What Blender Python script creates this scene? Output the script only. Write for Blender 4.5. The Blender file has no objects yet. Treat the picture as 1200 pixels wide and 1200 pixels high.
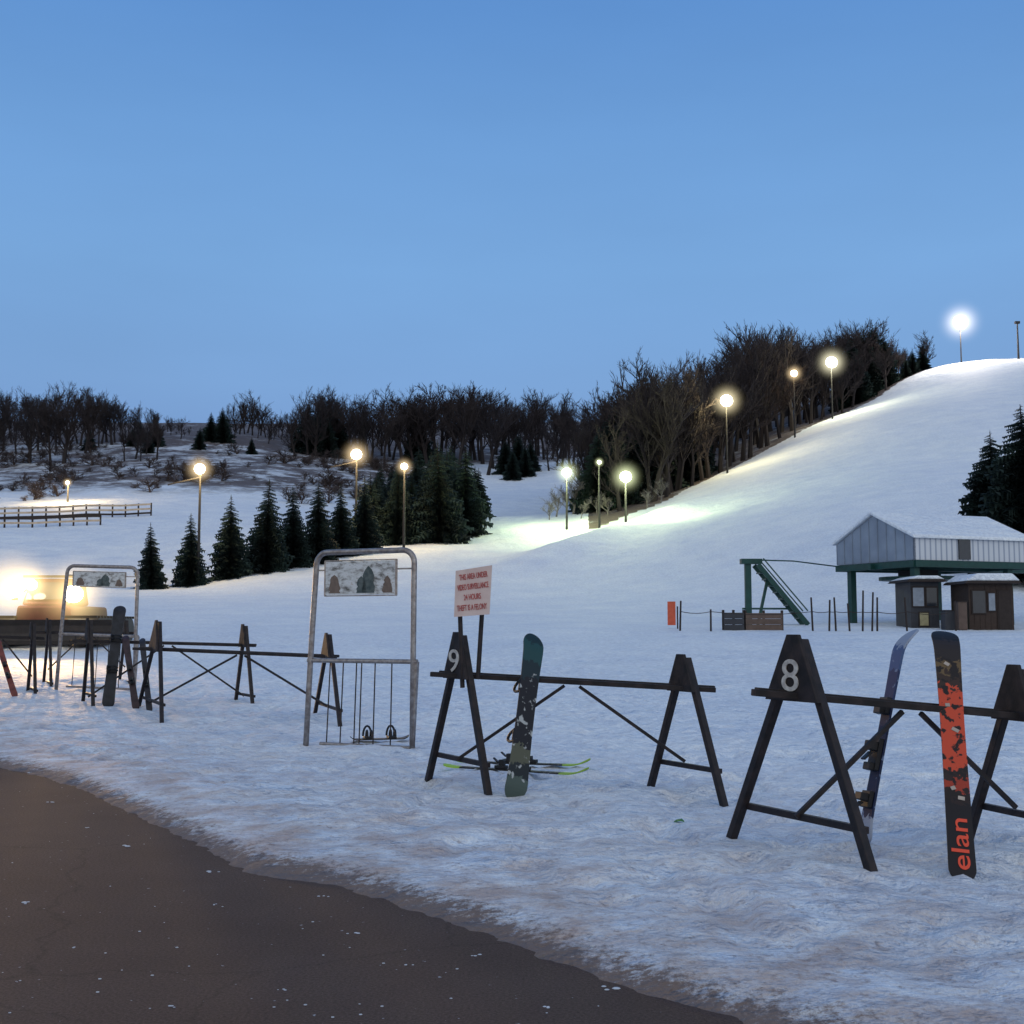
import bpy, math, random
import numpy as np
from mathutils import Vector, Matrix, Euler
random.seed(7); rng=np.random.RandomState(5)
C=bpy.context.scene.collection
F=1450.0; HC=1.55; PITCH=math.atan(135/F)
# ---------------- camera
cd=bpy.data.cameras.new('camera'); cam=bpy.data.objects.new('camera',cd); C.objects.link(cam)
cd.sensor_width=36; cd.lens=36*F/1200; cd.clip_end=3000; cd.clip_start=.05
cam.location=(0,0,HC); cam.rotation_euler=(math.pi/2+PITCH,0,0)
bpy.context.scene.camera=cam
sc=bpy.context.scene
sc.view_settings.view_transform='Standard'; sc.view_settings.look='None'; sc.view_settings.exposure=0
def ray(px,py):
    a=(px-600)/F; b=(600-py)/F
    return Vector((a, math.cos(PITCH)-b*math.sin(PITCH), math.sin(PITCH)+b*math.cos(PITCH)))
def At(px,py,Y):
    r=ray(px,py); t=Y/r.y; return Vector((r.x*t,Y,HC+r.z*t))
def G(px,py,z=0.0):
    r=ray(px,py); t=(z-HC)/r.z; return Vector((r.x*t,r.y*t,z))
# ---------------- materials
def newmat(name):
    m=bpy.data.materials.new(name); m.use_nodes=True
    nt=m.node_tree; return m,nt,nt.nodes['Principled BSDF']
def mat(name,col,rough=.7,metal=0.0,var=.25,scale=6.0,col2=None,bump=.0,emit=None,es=0,spec=.3):
    m,nt,b=newmat(name)
    b.inputs['Roughness'].default_value=rough; b.inputs['Metallic'].default_value=metal
    b.inputs['Specular IOR Level'].default_value=spec
    tc=nt.nodes.new('ShaderNodeTexCoord'); n=nt.nodes.new('ShaderNodeTexNoise'); n.inputs['Scale'].default_value=scale; n.inputs['Detail'].default_value=5
    nt.links.new(tc.outputs['Object'],n.inputs['Vector'])
    r=nt.nodes.new('ShaderNodeValToRGB'); r.color_ramp.elements[0].position=.35; r.color_ramp.elements[1].position=.68
    c2=col2 or tuple(c*(1-var) for c in col)
    r.color_ramp.elements[0].color=(*c2,1); r.color_ramp.elements[1].color=(*col,1)
    nt.links.new(n.outputs['Fac'],r.inputs['Fac']); nt.links.new(r.outputs['Color'],b.inputs['Base Color'])
    if bump:
        bp=nt.nodes.new('ShaderNodeBump'); bp.inputs['Strength'].default_value=bump; bp.inputs['Distance'].default_value=.02
        nt.links.new(n.outputs['Fac'],bp.inputs['Height']); nt.links.new(bp.outputs['Normal'],b.inputs['Normal'])
    if emit:
        b.inputs['Emission Color'].default_value=(*emit,1); b.inputs['Emission Strength'].default_value=es
    return m
M={}
M['rack']=mat('rack_paint',(.026,.018,.018),.6,.0,col2=(.009,.008,.010),scale=14,bump=.3)
M['railwood']=mat('rail_wood',(.030,.022,.022),.75,col2=(.010,.009,.010),scale=9,bump=.4)
M['number']=mat('number_paint',(.66,.62,.56),.7,scale=20,col2=(.38,.35,.32))
M['galv']=mat('galvanised',(.34,.32,.31),.42,.7,scale=18,col2=(.20,.17,.16),bump=.1)
M['white']=mat('white_panel',(.55,.57,.6),.6,scale=2)
M['red']=mat('red_letters',(.42,.05,.05),.6)
M['cream']=mat('sign_board',(.60,.49,.46),.6,scale=8,col2=(.52,.40,.38))
M['green']=mat('green_steel',(.010,.055,.048),.5,scale=4)
M['wood']=mat('brown_wood',(.050,.034,.028),.8,scale=8)
M['plank']=mat('plank_brown',(.12,.085,.07),.8,scale=5)
M['paleRail']=mat('pale_rail',(.50,.40,.30),.8,scale=2)
M['darkwood']=mat('dark_wood',(.035,.026,.024),.8,scale=8)
M['black']=mat('black_plastic',(.012,.012,.014),.45)
M['glass']=mat('dark_glass',(.02,.025,.035),.12,spec=.6)
M['pole']=mat('pole_grey',(.022,.022,.026),.6,scale=3)
M['orange']=mat('orange_sign',(.55,.10,.05),.55)
M['groomer']=mat('groomer_red',(.10,.018,.018),.5)
M['steel']=mat('blade_steel',(.05,.042,.038),.6,.2)
M['bark']=mat('bark',(.034,.027,.027),.9,scale=3,col2=(.018,.015,.016))
M['twig']=mat('twigs',(.036,.028,.029),.9,scale=3,col2=(.020,.016,.018))
M['frosttwig']=mat('frosted_twigs',(.20,.19,.19),.9,scale=3,col2=(.10,.09,.09))
M['shrubtwig']=mat('shrub_twigs',(.085,.064,.060),.9,scale=3,col2=(.045,.035,.034))
M['needle']=mat('needles',(.022,.044,.038),.85,scale=5,col2=(.006,.013,.013))
M['chip']=mat('ice_chip',(.6,.64,.7),.6)
M['litter']=mat('green_litter',(.06,.20,.05),.5)
def emat(name,col,s):
    m,nt,b=newmat(name); b.inputs['Base Color'].default_value=(*col,1)
    b.inputs['Emission Color'].default_value=(*col,1); b.inputs['Emission Strength'].default_value=s; return m
def halomat(name,col,R,s):  # emission-only volume fading outward, imitates glare around a light
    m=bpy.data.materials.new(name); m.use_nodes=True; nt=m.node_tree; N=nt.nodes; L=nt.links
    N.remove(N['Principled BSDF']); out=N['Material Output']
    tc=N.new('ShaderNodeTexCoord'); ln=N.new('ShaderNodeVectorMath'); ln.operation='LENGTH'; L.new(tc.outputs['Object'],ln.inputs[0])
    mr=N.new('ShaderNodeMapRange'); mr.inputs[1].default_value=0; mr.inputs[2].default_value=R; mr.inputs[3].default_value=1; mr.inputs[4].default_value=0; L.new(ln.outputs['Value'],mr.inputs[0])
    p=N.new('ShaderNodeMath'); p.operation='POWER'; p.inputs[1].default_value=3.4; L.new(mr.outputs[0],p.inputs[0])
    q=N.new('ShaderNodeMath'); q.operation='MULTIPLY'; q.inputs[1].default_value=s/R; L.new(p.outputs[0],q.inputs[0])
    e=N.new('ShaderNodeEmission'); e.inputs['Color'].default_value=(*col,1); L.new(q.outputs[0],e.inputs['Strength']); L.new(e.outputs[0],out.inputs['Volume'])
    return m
def snowmat(name,attrs=True):
    m,nt,b=newmat(name); N=nt.nodes; L=nt.links
    b.inputs['Roughness'].default_value=.75; b.inputs['Specular IOR Level'].default_value=.25
    geo=N.new('ShaderNodeNewGeometry')
    def noise(sc_,det=6,rough=.6):
        n=N.new('ShaderNodeTexNoise'); n.inputs['Scale'].default_value=sc_; n.inputs['Detail'].default_value=det; n.inputs['Roughness'].default_value=rough
        L.new(geo.outputs['Position'],n.inputs['Vector']); return n
    def ramp(src,a,b_,ca,cb):
        r=N.new('ShaderNodeValToRGB'); e=r.color_ramp.elements; e[0].position=a; e[1].position=b_; e[0].color=(*ca,1); e[1].color=(*cb,1); L.new(src,r.inputs['Fac']); return r
    def mix(f,a,b_,bt='MIX'):
        x=N.new('ShaderNodeMix'); x.data_type='RGBA'; x.blend_type=bt
        if isinstance(f,float): x.inputs[0].default_value=f
        else: L.new(f,x.inputs[0])
        L.new(a,x.inputs[6]); L.new(b_,x.inputs[7]); return x.outputs[2]
    big=noise(.35,4); r1=ramp(big.outputs['Fac'],.3,.7,(.69,.76,.84),(.83,.88,.90))
    col=r1.outputs['Color']
    fine=noise(7,8,.7)
    r2=ramp(fine.outputs['Fac'],.36,.62,(.78,.78,.81),(1,1,1)); col=mix(1.0,col,r2.outputs['Color'],'MULTIPLY')
    if attrs:
        def attr(n): a=N.new('ShaderNodeAttribute'); a.attribute_name=n; return a.outputs['Fac']
        def mth(op,a,b_):
            x=N.new('ShaderNodeMath'); x.operation=op; x.use_clamp=True
            for i,v in enumerate((a,b_)):
                if isinstance(v,float): x.inputs[i].default_value=v
                else: L.new(v,x.inputs[i])
            return x.outputs[0]
        dn=noise(2.2,9,.72); dr=ramp(dn.outputs['Fac'],.38,.62,(0,0,0),(1,1,1))
        f=mth('MULTIPLY',attr('dirt'),dr.outputs['Color'])
        c=N.new('ShaderNodeRGB'); c.outputs[0].default_value=(.46,.385,.36,1); col=mix(f,col,c.outputs[0])
        d2=noise(13,6,.75); d2r=ramp(d2.outputs['Fac'],.54,.66,(0,0,0),(1,1,1))
        f=mth('MULTIPLY',mth('MULTIPLY',attr('dirt'),d2r.outputs['Color']),.8)
        c=N.new('ShaderNodeRGB'); c.outputs[0].default_value=(.28,.22,.205,1); col=mix(f,col,c.outputs[0])
        e=N.new('ShaderNodeRGB'); e.outputs[0].default_value=(.185,.140,.122,1)
        en=noise(14,9,.8); 
        es=N.new('ShaderNodeMath'); es.operation='MULTIPLY_ADD'; L.new(attr('slush'),es.inputs[0]); es.inputs[1].default_value=.55; es.inputs[2].default_value=-.26
        ea=N.new('ShaderNodeMath'); ea.operation='ADD'; L.new(en.outputs['Fac'],ea.inputs[0]); L.new(es.outputs[0],ea.inputs[1])
        er=ramp(ea.outputs[0],.45,.60,(0,0,0),(1,1,1))
        mul=N.new('ShaderNodeMath'); mul.operation='MULTIPLY'; mul.use_clamp=True; L.new(attr('slush'),mul.inputs[0]); mul.inputs[1].default_value=5
        f2=mth('MULTIPLY',er.outputs['Color'],mul.outputs[0]); col=mix(f2,col,e.outputs[0])
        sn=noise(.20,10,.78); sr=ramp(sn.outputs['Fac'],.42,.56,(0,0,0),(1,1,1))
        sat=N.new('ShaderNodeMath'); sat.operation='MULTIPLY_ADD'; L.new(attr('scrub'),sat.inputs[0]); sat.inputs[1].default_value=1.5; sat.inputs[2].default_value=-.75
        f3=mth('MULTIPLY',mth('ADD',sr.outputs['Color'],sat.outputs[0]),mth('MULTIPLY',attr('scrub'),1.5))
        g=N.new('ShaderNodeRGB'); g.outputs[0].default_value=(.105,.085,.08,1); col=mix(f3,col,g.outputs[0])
    L.new(col,b.inputs['Base Color'])
    bp=N.new('ShaderNodeBump'); bp.inputs['Strength'].default_value=.85; bp.inputs['Distance'].default_value=.06
    bn=noise(5,8,.65); L.new(bn.outputs['Fac'],bp.inputs['Height'])
    bp2=N.new('ShaderNodeBump'); bp2.inputs['Strength'].default_value=.65; bp2.inputs['Distance'].default_value=.8
    bn2=noise(.5,7,.65); L.new(bn2.outputs['Fac'],bp2.inputs['Height']); L.new(bp.outputs['Normal'],bp2.inputs['Normal'])
    L.new(bp2.outputs['Normal'],b.inputs['Normal'])
    return m
M['snow']=snowmat('snow'); M['roofsnow']=snowmat('roof_snow',False)
def corr():
    m,nt,b=newmat('corrugated_metal'); N=nt.nodes; L=nt.links
    tc=N.new('ShaderNodeTexCoord'); w=N.new('ShaderNodeTexWave'); w.inputs['Scale'].default_value=1.1; w.bands_direction='X'; w.inputs['Distortion'].default_value=0
    L.new(tc.outputs['Object'],w.inputs['Vector'])
    r=N.new('ShaderNodeValToRGB'); r.color_ramp.elements[0].color=(.24,.28,.35,1); r.color_ramp.elements[1].color=(.50,.53,.57,1); r.color_ramp.elements[0].position=.05; r.color_ramp.elements[1].position=.35
    L.new(w.outputs['Color'],r.inputs['Fac']); L.new(r.outputs['Color'],b.inputs['Base Color']); b.inputs['Roughness'].default_value=.5
    return m
M['corr']=corr()
def asphalt():
    m,nt,b=newmat('wet_asphalt'); N=nt.nodes; L=nt.links
    geo=N.new('ShaderNodeNewGeometry')
    def noise(s,d=6,r=.6):
        n=N.new('ShaderNodeTexNoise'); n.inputs['Scale'].default_value=s; n.inputs['Detail'].default_value=d; n.inputs['Roughness'].default_value=r; L.new(geo.outputs['Position'],n.inputs['Vector']); return n
    a=noise(70,4,.85); r=N.new('ShaderNodeValToRGB'); e=r.color_ramp.elements; e[0].position=.3;e[1].position=.72; e[0].color=(.030,.020,.016,1); e[1].color=(.150,.102,.084,1); L.new(a.outputs['Fac'],r.inputs['Fac'])
    c=noise(.7,5); r2=N.new('ShaderNodeValToRGB'); e=r2.color_ramp.elements; e[0].position=.35;e[1].position=.65; e[0].color=(.82,.79,.78,1); e[1].color=(1,1,1,1); L.new(c.outputs['Fac'],r2.inputs['Fac'])
    x=N.new('ShaderNodeMix'); x.data_type='RGBA'; x.blend_type='MULTIPLY'; x.inputs[0].default_value=1; L.new(r.outputs['Color'],x.inputs[6]); L.new(r2.outputs['Color'],x.inputs[7])
    v=N.new('ShaderNodeTexVoronoi'); v.feature='DISTANCE_TO_EDGE'; v.inputs['Scale'].default_value=.27
    dn=noise(2.5,5); va=N.new('ShaderNodeMix'); va.data_type='RGBA'; va.blend_type='ADD'; va.inputs[0].default_value=.35; L.new(geo.outputs['Position'],va.inputs[6]); L.new(dn.outputs['Color'],va.inputs[7]); L.new(va.outputs[2],v.inputs['Vector'])
    vr=N.new('ShaderNodeValToRGB'); e=vr.color_ramp.elements; e[0].position=0;e[1].position=.004; e[0].color=(.75,.75,.75,1); e[1].color=(1,1,1,1); L.new(v.outputs['Distance'],vr.inputs['Fac'])
    y=N.new('ShaderNodeMix'); y.data_type='RGBA'; y.blend_type='MULTIPLY'; y.inputs[0].default_value=1; L.new(x.outputs[2],y.inputs[6]); L.new(vr.outputs['Color'],y.inputs[7])
    s=noise(26,2,.4); sr=N.new('ShaderNodeValToRGB'); e=sr.color_ramp.elements; e[0].position=.735;e[1].position=.77; L.new(s.outputs['Fac'],sr.inputs['Fac'])
    z=N.new('ShaderNodeMix'); z.data_type='RGBA'; L.new(sr.outputs['Color'],z.inputs[0]); L.new(y.outputs[2],z.inputs[6]); z.inputs[7].default_value=(.3,.31,.34,1)
    L.new(z.outputs[2],b.inputs['Base Color'])
    b.inputs['Roughness'].default_value=.8
    b.inputs['Specular IOR Level'].default_value=.15
    bp=N.new('ShaderNodeBump'); bp.inputs['Strength'].default_value=.6; bp.inputs['Distance'].default_value=.01; L.new(a.outputs['Fac'],bp.inputs['Height']); L.new(bp.outputs['Normal'],b.inputs['Normal'])
    return m
M['asphalt']=asphalt()
def graphic(name,stops,scale,L_,ncol,nlo=.5,nhi=.55,mask=(0,1)):
    m,nt,b=newmat(name); N=nt.nodes; L=nt.links
    tc=N.new('ShaderNodeTexCoord'); sp=N.new('ShaderNodeSeparateXYZ'); L.new(tc.outputs['Object'],sp.inputs[0])
    n=N.new('ShaderNodeTexNoise'); n.inputs['Scale'].default_value=scale; n.inputs['Detail'].default_value=4; n.inputs['Roughness'].default_value=.6; n.inputs['Distortion'].default_value=1.2; L.new(tc.outputs['Object'],n.inputs['Vector'])
    d=N.new('ShaderNodeMath'); d.operation='MULTIPLY_ADD'; d.inputs[1].default_value=1/L_; L.new(sp.outputs['Z'],d.inputs[0])
    k=N.new('ShaderNodeMath'); k.operation='MULTIPLY_ADD'; k.inputs[1].default_value=.16; k.inputs[2].default_value=-.08; L.new(n.outputs['Fac'],k.inputs[0]); L.new(k.outputs[0],d.inputs[2])
    r=N.new('ShaderNodeValToRGB'); r.color_ramp.interpolation='CONSTANT'
    e=r.color_ramp.elements; e[0].position=stops[0][0]; e[0].color=(*stops[0][1],1); e[1].position=stops[1][0]; e[1].color=(*stops[1][1],1)
    for p,c in stops[2:]:
        q=e.new(p); q.color=(*c,1)
    L.new(d.outputs[0],r.inputs['Fac'])
    n2=N.new('ShaderNodeTexNoise'); n2.inputs['Scale'].default_value=scale*1.3; n2.inputs['Detail'].default_value=3; L.new(tc.outputs['Object'],n2.inputs['Vector'])
    r2=N.new('ShaderNodeValToRGB'); e=r2.color_ramp.elements; e[0].position=nlo; e[1].position=nhi; L.new(n2.outputs['Fac'],r2.inputs['Fac'])
    gt=N.new('ShaderNodeMath'); gt.operation='GREATER_THAN'; gt.inputs[1].default_value=mask[0]*L_; L.new(sp.outputs['Z'],gt.inputs[0])
    lt=N.new('ShaderNodeMath'); lt.operation='LESS_THAN'; lt.inputs[1].default_value=mask[1]*L_; L.new(sp.outputs['Z'],lt.inputs[0])
    q=N.new('ShaderNodeMath'); q.operation='MULTIPLY'; L.new(gt.outputs[0],q.inputs[0]); L.new(lt.outputs[0],q.inputs[1])
    q2=N.new('ShaderNodeMath'); q2.operation='MULTIPLY'; L.new(q.outputs[0],q2.inputs[0]); L.new(r2.outputs['Color'],q2.inputs[1])
    x=N.new('ShaderNodeMix'); x.data_type='RGBA'; L.new(q2.outputs[0],x.inputs[0]); L.new(r.outputs['Color'],x.inputs[6]); x.inputs[7].default_value=(*ncol,1)
    L.new(x.outputs[2],b.inputs['Base Color']); b.inputs['Roughness'].default_value=.6; b.inputs['Specular IOR Level'].default_value=.25
    return m
# ---------------- mesh builder (world coordinates, origin moved to the parent)
class MB:
    def __init__(s): s.v=[]; s.f=[]
    def add(s,vs,fs):
        o=len(s.v); s.v+= [tuple(v) for v in vs]; s.f+=[tuple(i+o for i in f) for f in fs]; return s
    def box(s,c,size,rot=None,bev=0):
        c=Vector(c); hx,hy,hz=[a/2 for a in size]
        R=rot if rot is not None else Matrix.Identity(3)
        vs=[c+R@Vector((x*hx,y*hy,z*hz)) for x in(-1,1) for y in(-1,1) for z in(-1,1)]
        return s.add(vs,[(0,1,3,2),(4,6,7,5),(0,4,5,1),(2,3,7,6),(0,2,6,4),(1,5,7,3)])
    def bar(s,p,q,w,h,up=(0,0,1)):
        p=Vector(p);q=Vector(q);d=(q-p); L=d.length; z=d.normalized(); u=Vector(up)
        x=u.cross(z)
        if x.length<1e-3: x=Vector((1,0,0)).cross(z)
        x.normalize(); y=z.cross(x); R=Matrix((x,y,z)).transposed()
        return s.box((p+q)/2,(w,h,L),R)
    def tube(s,p,q,r,r2=None,n=10,cap=True):
        p=Vector(p);q=Vector(q); r2=r if r2 is None else r2; z=(q-p).normalized()
        x=z.orthogonal().normalized(); y=z.cross(x)
        vs=[]; 
        for c,rr in((p,r),(q,r2)):
            for i in range(n):
                a=2*math.pi*i/n; vs.append(c+(x*math.cos(a)+y*math.sin(a))*rr)
        fs=[(i,(i+1)%n,n+(i+1)%n,n+i) for i in range(n)]
        if cap: fs+=[tuple(range(n-1,-1,-1)),tuple(range(n,2*n))]
        return s.add(vs,fs)
    def path(s,pts,r,n=10):
        pts=[Vector(p) for p in pts]; vs=[];fs=[]; px=None
        for k,p in enumerate(pts):
            t=(pts[min(k+1,len(pts)-1)]-pts[max(k-1,0)]).normalized()
            x=t.orthogonal().normalized() if px is None else (px-t*px.dot(t)).normalized(); px=x; y=t.cross(x)
            for i in range(n):
                a=2*math.pi*i/n; vs.append(p+(x*math.cos(a)+y*math.sin(a))*r)
        for k in range(len(pts)-1):
            for i in range(n): fs.append((k*n+i,k*n+(i+1)%n,(k+1)*n+(i+1)%n,(k+1)*n+i))
        fs+=[tuple(range(n-1,-1,-1)),tuple(range((len(pts)-1)*n,len(pts)*n))]
        return s.add(vs,fs)
    def poly(s,pts,off):
        pts=[Vector(p) for p in pts]; off=Vector(off); n=len(pts)
        vs=pts+[p+off for p in pts]
        return s.add(vs,[tuple(range(n-1,-1,-1)),tuple(range(n,2*n))]+[(i,(i+1)%n,n+(i+1)%n,n+i) for i in range(n)])
    def ball(s,c,r,n=10,m=7,sq=(1,1,1)):
        c=Vector(c); vs=[];fs=[]
        for j in range(m+1):
            t=math.pi*j/m
            for i in range(n):
                a=2*math.pi*i/n; vs.append(c+Vector((math.sin(t)*math.cos(a)*r*sq[0],math.sin(t)*math.sin(a)*r*sq[1],math.cos(t)*r*sq[2])))
        for j in range(m):
            for i in range(n): fs.append((j*n+i,(j+1)*n+i,(j+1)*n+(i+1)%n,j*n+(i+1)%n))
        return s.add(vs,fs)
    def mesh(s,name,org=(0,0,0)):
        me=bpy.data.meshes.new(name); o=Vector(org)
        me.from_pydata([tuple(Vector(v)-o) for v in s.v],[],s.f); me.validate(); me.update(); return me
    def build(s,name,m,parent=None,org=None,bevel=0,smooth=False):
        pw=worldloc(parent) if parent else Vector((0,0,0))
        o=Vector(org) if org is not None else pw
        me=s.mesh(name,o); me.materials.append(m)
        if smooth: me.shade_smooth()
        ob=bpy.data.objects.new(name,me); C.objects.link(ob)
        if parent: ob.parent=parent
        ob.location=o-pw
        if bevel:
            b=ob.modifiers.new('bevel','BEVEL'); b.width=bevel; b.segments=2; b.limit_method='ANGLE'
        return ob
def worldloc(o):
    v=Vector((0,0,0))
    while o: v+=Vector(o.location); o=o.parent
    return v
def tag(o,label=None,cat=None,group=None,kind=None):
    if label:o['label']=label
    if cat:o['category']=cat
    if group:o['group']=group
    if kind:o['kind']=kind
    return o
def thing(name,loc,label,cat,group=None):
    o=bpy.data.objects.new(name,None); C.objects.link(o); o.location=loc; o.empty_display_size=.2
    return tag(o,label,cat,group)
def textmesh(s,size,ext=.002,align='CENTER',spacing=1.0,bold=.0):
    cu=bpy.data.curves.new('t','FONT'); cu.body=s; cu.size=size; cu.extrude=ext; cu.align_x=align; cu.align_y='CENTER'; cu.space_line=spacing; cu.offset=size*bold
    ob=bpy.data.objects.new('t',cu); C.objects.link(ob); bpy.context.view_layer.update()
    me=bpy.data.meshes.new_from_object(ob.evaluated_get(bpy.context.evaluated_depsgraph_get()))
    bpy.data.objects.remove(ob); me.materials.clear(); return me
def frame(o,x,y,z=None):
    x=Vector(x).normalized(); y=Vector(y); y=(y-x*y.dot(x)).normalized(); z=x.cross(y)
    R=Matrix((x,y,z)).transposed().to_4x4(); R.translation=Vector(o); return R
def place_text(s,size,mtx,m,parent,name='lettering',ext=.002,fit=None,bold=.0):
    me=textmesh(s,size,ext,bold=bold)
    if fit:
        xs=[v.co.x for v in me.vertices]; w_=max(xs)-min(xs); me.transform(Matrix.Translation((-(max(xs)+min(xs))/2,0,0))); me.transform(Matrix.Diagonal((fit/w_,1,1,1)))
    me.transform(mtx)
    me.transform(Matrix.Translation(-worldloc(parent)))
    me.materials.append(m); ob=bpy.data.objects.new(name,me); C.objects.link(ob); ob.parent=parent; return ob
# ---------------- noise
def vnoise(x,y,seed=0):
    xi=np.floor(x).astype(np.int64); yi=np.floor(y).astype(np.int64); xf=x-xi; yf=y-yi
    u=xf*xf*(3-2*xf); v=yf*yf*(3-2*yf)
    def h(a,b):
        n=(a*374761393+b*668265263+seed*974711)&0xffffffff; n=((n^(n>>13))*1274126177)&0xffffffff
        return ((n^(n>>16))&0xffff)/65535.0
    return (h(xi,yi)*(1-u)+h(xi+1,yi)*u)*(1-v)+(h(xi,yi+1)*(1-u)+h(xi+1,yi+1)*u)*v
def fbm(x,y,oct=4,seed=0):
    s=0;a=.5
    for i in range(oct): s=s+a*(vnoise(x*2**i+17*i,y*2**i+31*i,seed+i)-.5)*2; a*=.5
    return s
def sstep(t,a,b):
    t=np.clip((t-a)/(b-a),0,1); return t*t*(3-2*t)
# ---------------- terrain
cp=[]
def add(px,py,Y):
    p=At(px,py,Y); cp.append((p.x,p.y,p.z))
for x in range(-70,71,20): cp.append((x,50,1.6)); cp.append((x,25,.3))
for px,py,Y in [(-500,700,75),(0,702,75),(300,702,75),(600,700,80),(800,700,80),(1000,700,70),(1200,690,68),(1500,680,68),
  (-400,600,130),(0,672,95),(0,608,130),(0,590,150),(0,555,200),(0,515,260),(0,495,330),(-500,540,260),
  (180,688,95),(180,606,132),(180,550,190),(180,512,250),(180,500,330),
  (300,668,98),(300,600,140),(300,548,200),(300,512,260),(300,500,330),
  (450,640,118),(450,602,150),(450,560,210),(450,530,270),
  (560,640,110),(560,612,135),(570,588,170),(580,568,215),(590,530,280),
  (640,650,100),(640,628,122),(640,600,160),(650,572,210),(660,540,280),
  (720,660,95),(720,618,122),(720,592,160),(740,560,200),(740,520,270),
  (800,680,78),(790,590,132),(790,568,165),(800,530,210),(820,490,280),
  (850,640,88),(855,552,150),(860,532,180),(870,500,230),
  (980,660,74),(980,580,102),(980,490,182),(985,478,215),(990,460,260),
  (1060,452,203),(1100,560,100),(1100,480,145),(1100,427,208),(1105,428,235),(1100,440,300),
  (1200,600,82),(1200,520,118),(1200,450,165),(1200,421,205),(1200,424,230),(1200,440,300),
  (1500,600,80),(1500,500,120),(1500,410,190),(1500,420,280),(1800,560,90),(1800,450,160),(1800,410,240),
  (-300,500,450),(300,500,450),(700,500,450),(1100,500,450),(1600,480,450)]: add(px,py,Y)
cp=np.array(cp); CC=12.0
def kern(ax,ay,bx,by): return np.sqrt((ax-bx)**2+(ay-by)**2+CC**2)
n=len(cp); A=np.zeros((n+1,n+1)); A[:n,:n]=kern(cp[:,0][:,None],cp[:,1][:,None],cp[:,0][None],cp[:,1][None]); A[:n,n]=1;A[n,:n]=1
A[:n,:n]-=np.eye(n)*1.0
W=np.linalg.solve(A,np.append(cp[:,2],0))
edge_px=[(0,893),(70,908),(150,940),(230,978),(300,1010),(380,1024),(450,1040),(520,1062),(600,1088),(700,1130),(790,1157),(870,1182),(960,1204)]
ep=[G(a,b) for a,b in edge_px]
EX=[-200,-16]+[p.x for p in ep]+[2.6,5,9,200]; EY=[27,26.5]+[p.y for p in ep]+[3.7,1.6,-2,-2]
def sdist(x,y): return (y-np.interp(x,EX,EY))*.66
# a low snow ridge where the right hill meets the run
RA=At(590,668,92); RB=At(800,585,128)
def ridge(x,y):
    dx,dy=RB.x-RA.x,RB.y-RA.y; L=math.hypot(dx,dy); t=((x-RA.x)*dx+(y-RA.y)*dy)/L/L; d=((x-RA.x)*(-dy)+(y-RA.y)*dx)/L
    return .95*np.exp(-(d/3.2)**2)*sstep(t,-.15,.3)*(1-sstep(t,.85,1.15)) - .7*np.exp(-((d-7)/4.5)**2)*sstep(t,-.1,.3)*(1-sstep(t,.8,1.1))
def base_z(x,y):
    z=np.full(x.shape,W[-1])
    for i in range(n): z=z+W[i]*kern(x,y,cp[i,0],cp[i,1])
    znear=.3*sstep(y,17,28)+1.35*sstep(y,26,58)
    t=sstep(y,40,66)
    return znear*(1-t)+z*t+ridge(x,y)
def full_z(x,y):
    z=base_z(x,y); s=sdist(x,y)
    nearf=1-sstep(y,25,60)
    w=s+fbm(x*1.3,y*1.3,5,3)*.14+fbm(x*7,y*7,3,63)*.09
    rough=fbm(x*1.1,y*1.1,5,9)*.055+fbm(x*4,y*4,3,21)*.030+fbm(x*11,y*11,2,51)*.014
    pr=sstep(vnoise(x*2.6,y*2.2,44),.58,.74)*.06+sstep(vnoise(x*4.6,y*4.2,77),.60,.78)*.038
    pr=pr*sstep(s,.3,1.2)*(.55+.45*sstep(vnoise(x*.35,y*.35,12),.35,.6))
    bank=.05*np.exp(-((s-1.3)/.9)**2)
    zz=z+nearf*(rough*(.25+.75*sstep(s,0,1.2))+.05+bank-pr)+ (1-nearf)*fbm(x*.12,y*.12,4,5)*.35*sstep(y,55,90)
    t=sstep(w,-.50,.22)
    return np.where(s<3,(-.04)*(1-t)+zz*t,zz)
def tz(x,y): return float(full_z(np.array([float(x)]),np.array([float(y)]))[0])
NX,NY=800,760
tx=np.linspace(math.asinh(-420/5),math.asinh(420/5),NX); X1=5*np.sinh(tx)
ty=np.linspace(math.asinh(-10/6),math.asinh(620/6),NY); Y1=7+6*np.sinh(ty)
X,Y=np.meshgrid(X1,Y1); xf=X.ravel(); yf=Y.ravel(); zf=full_z(xf,yf)
me=bpy.data.meshes.new('snow_ground')
idx=np.arange(NX*NY).reshape(NY,NX)
quads=np.stack([idx[:-1,:-1],idx[:-1,1:],idx[1:,1:],idx[1:,:-1]],-1).reshape(-1,4)
me.vertices.add(NX*NY); me.vertices.foreach_set('co',np.stack([xf,yf,zf],-1).ravel())
me.loops.add(quads.size); me.loops.foreach_set('vertex_index',quads.ravel())
me.polygons.add(len(quads)); me.polygons.foreach_set('loop_start',np.arange(0,quads.size,4)); me.polygons.foreach_set('loop_total',np.full(len(quads),4))
me.update(); me.validate(); me.shade_smooth()
s=sdist(xf,yf); PX=600+F*xf/np.maximum(yf,1)
RE_px=[600,640,700,760,790,855,980,1060,1104]; RE_Y=[128,126,124,130,134,152,184,205,212]
def ridgeY(px): return np.interp(px,RE_px,RE_Y)
dirt=np.exp(-np.maximum(s,0)/1.2)*.95+.42*(1-sstep(s,2,8)); dirt=np.clip(dirt,0,1)*(1-sstep(yf,24,40))
slush=(1-sstep(s,-.45,.55))*(yf<40)
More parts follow.
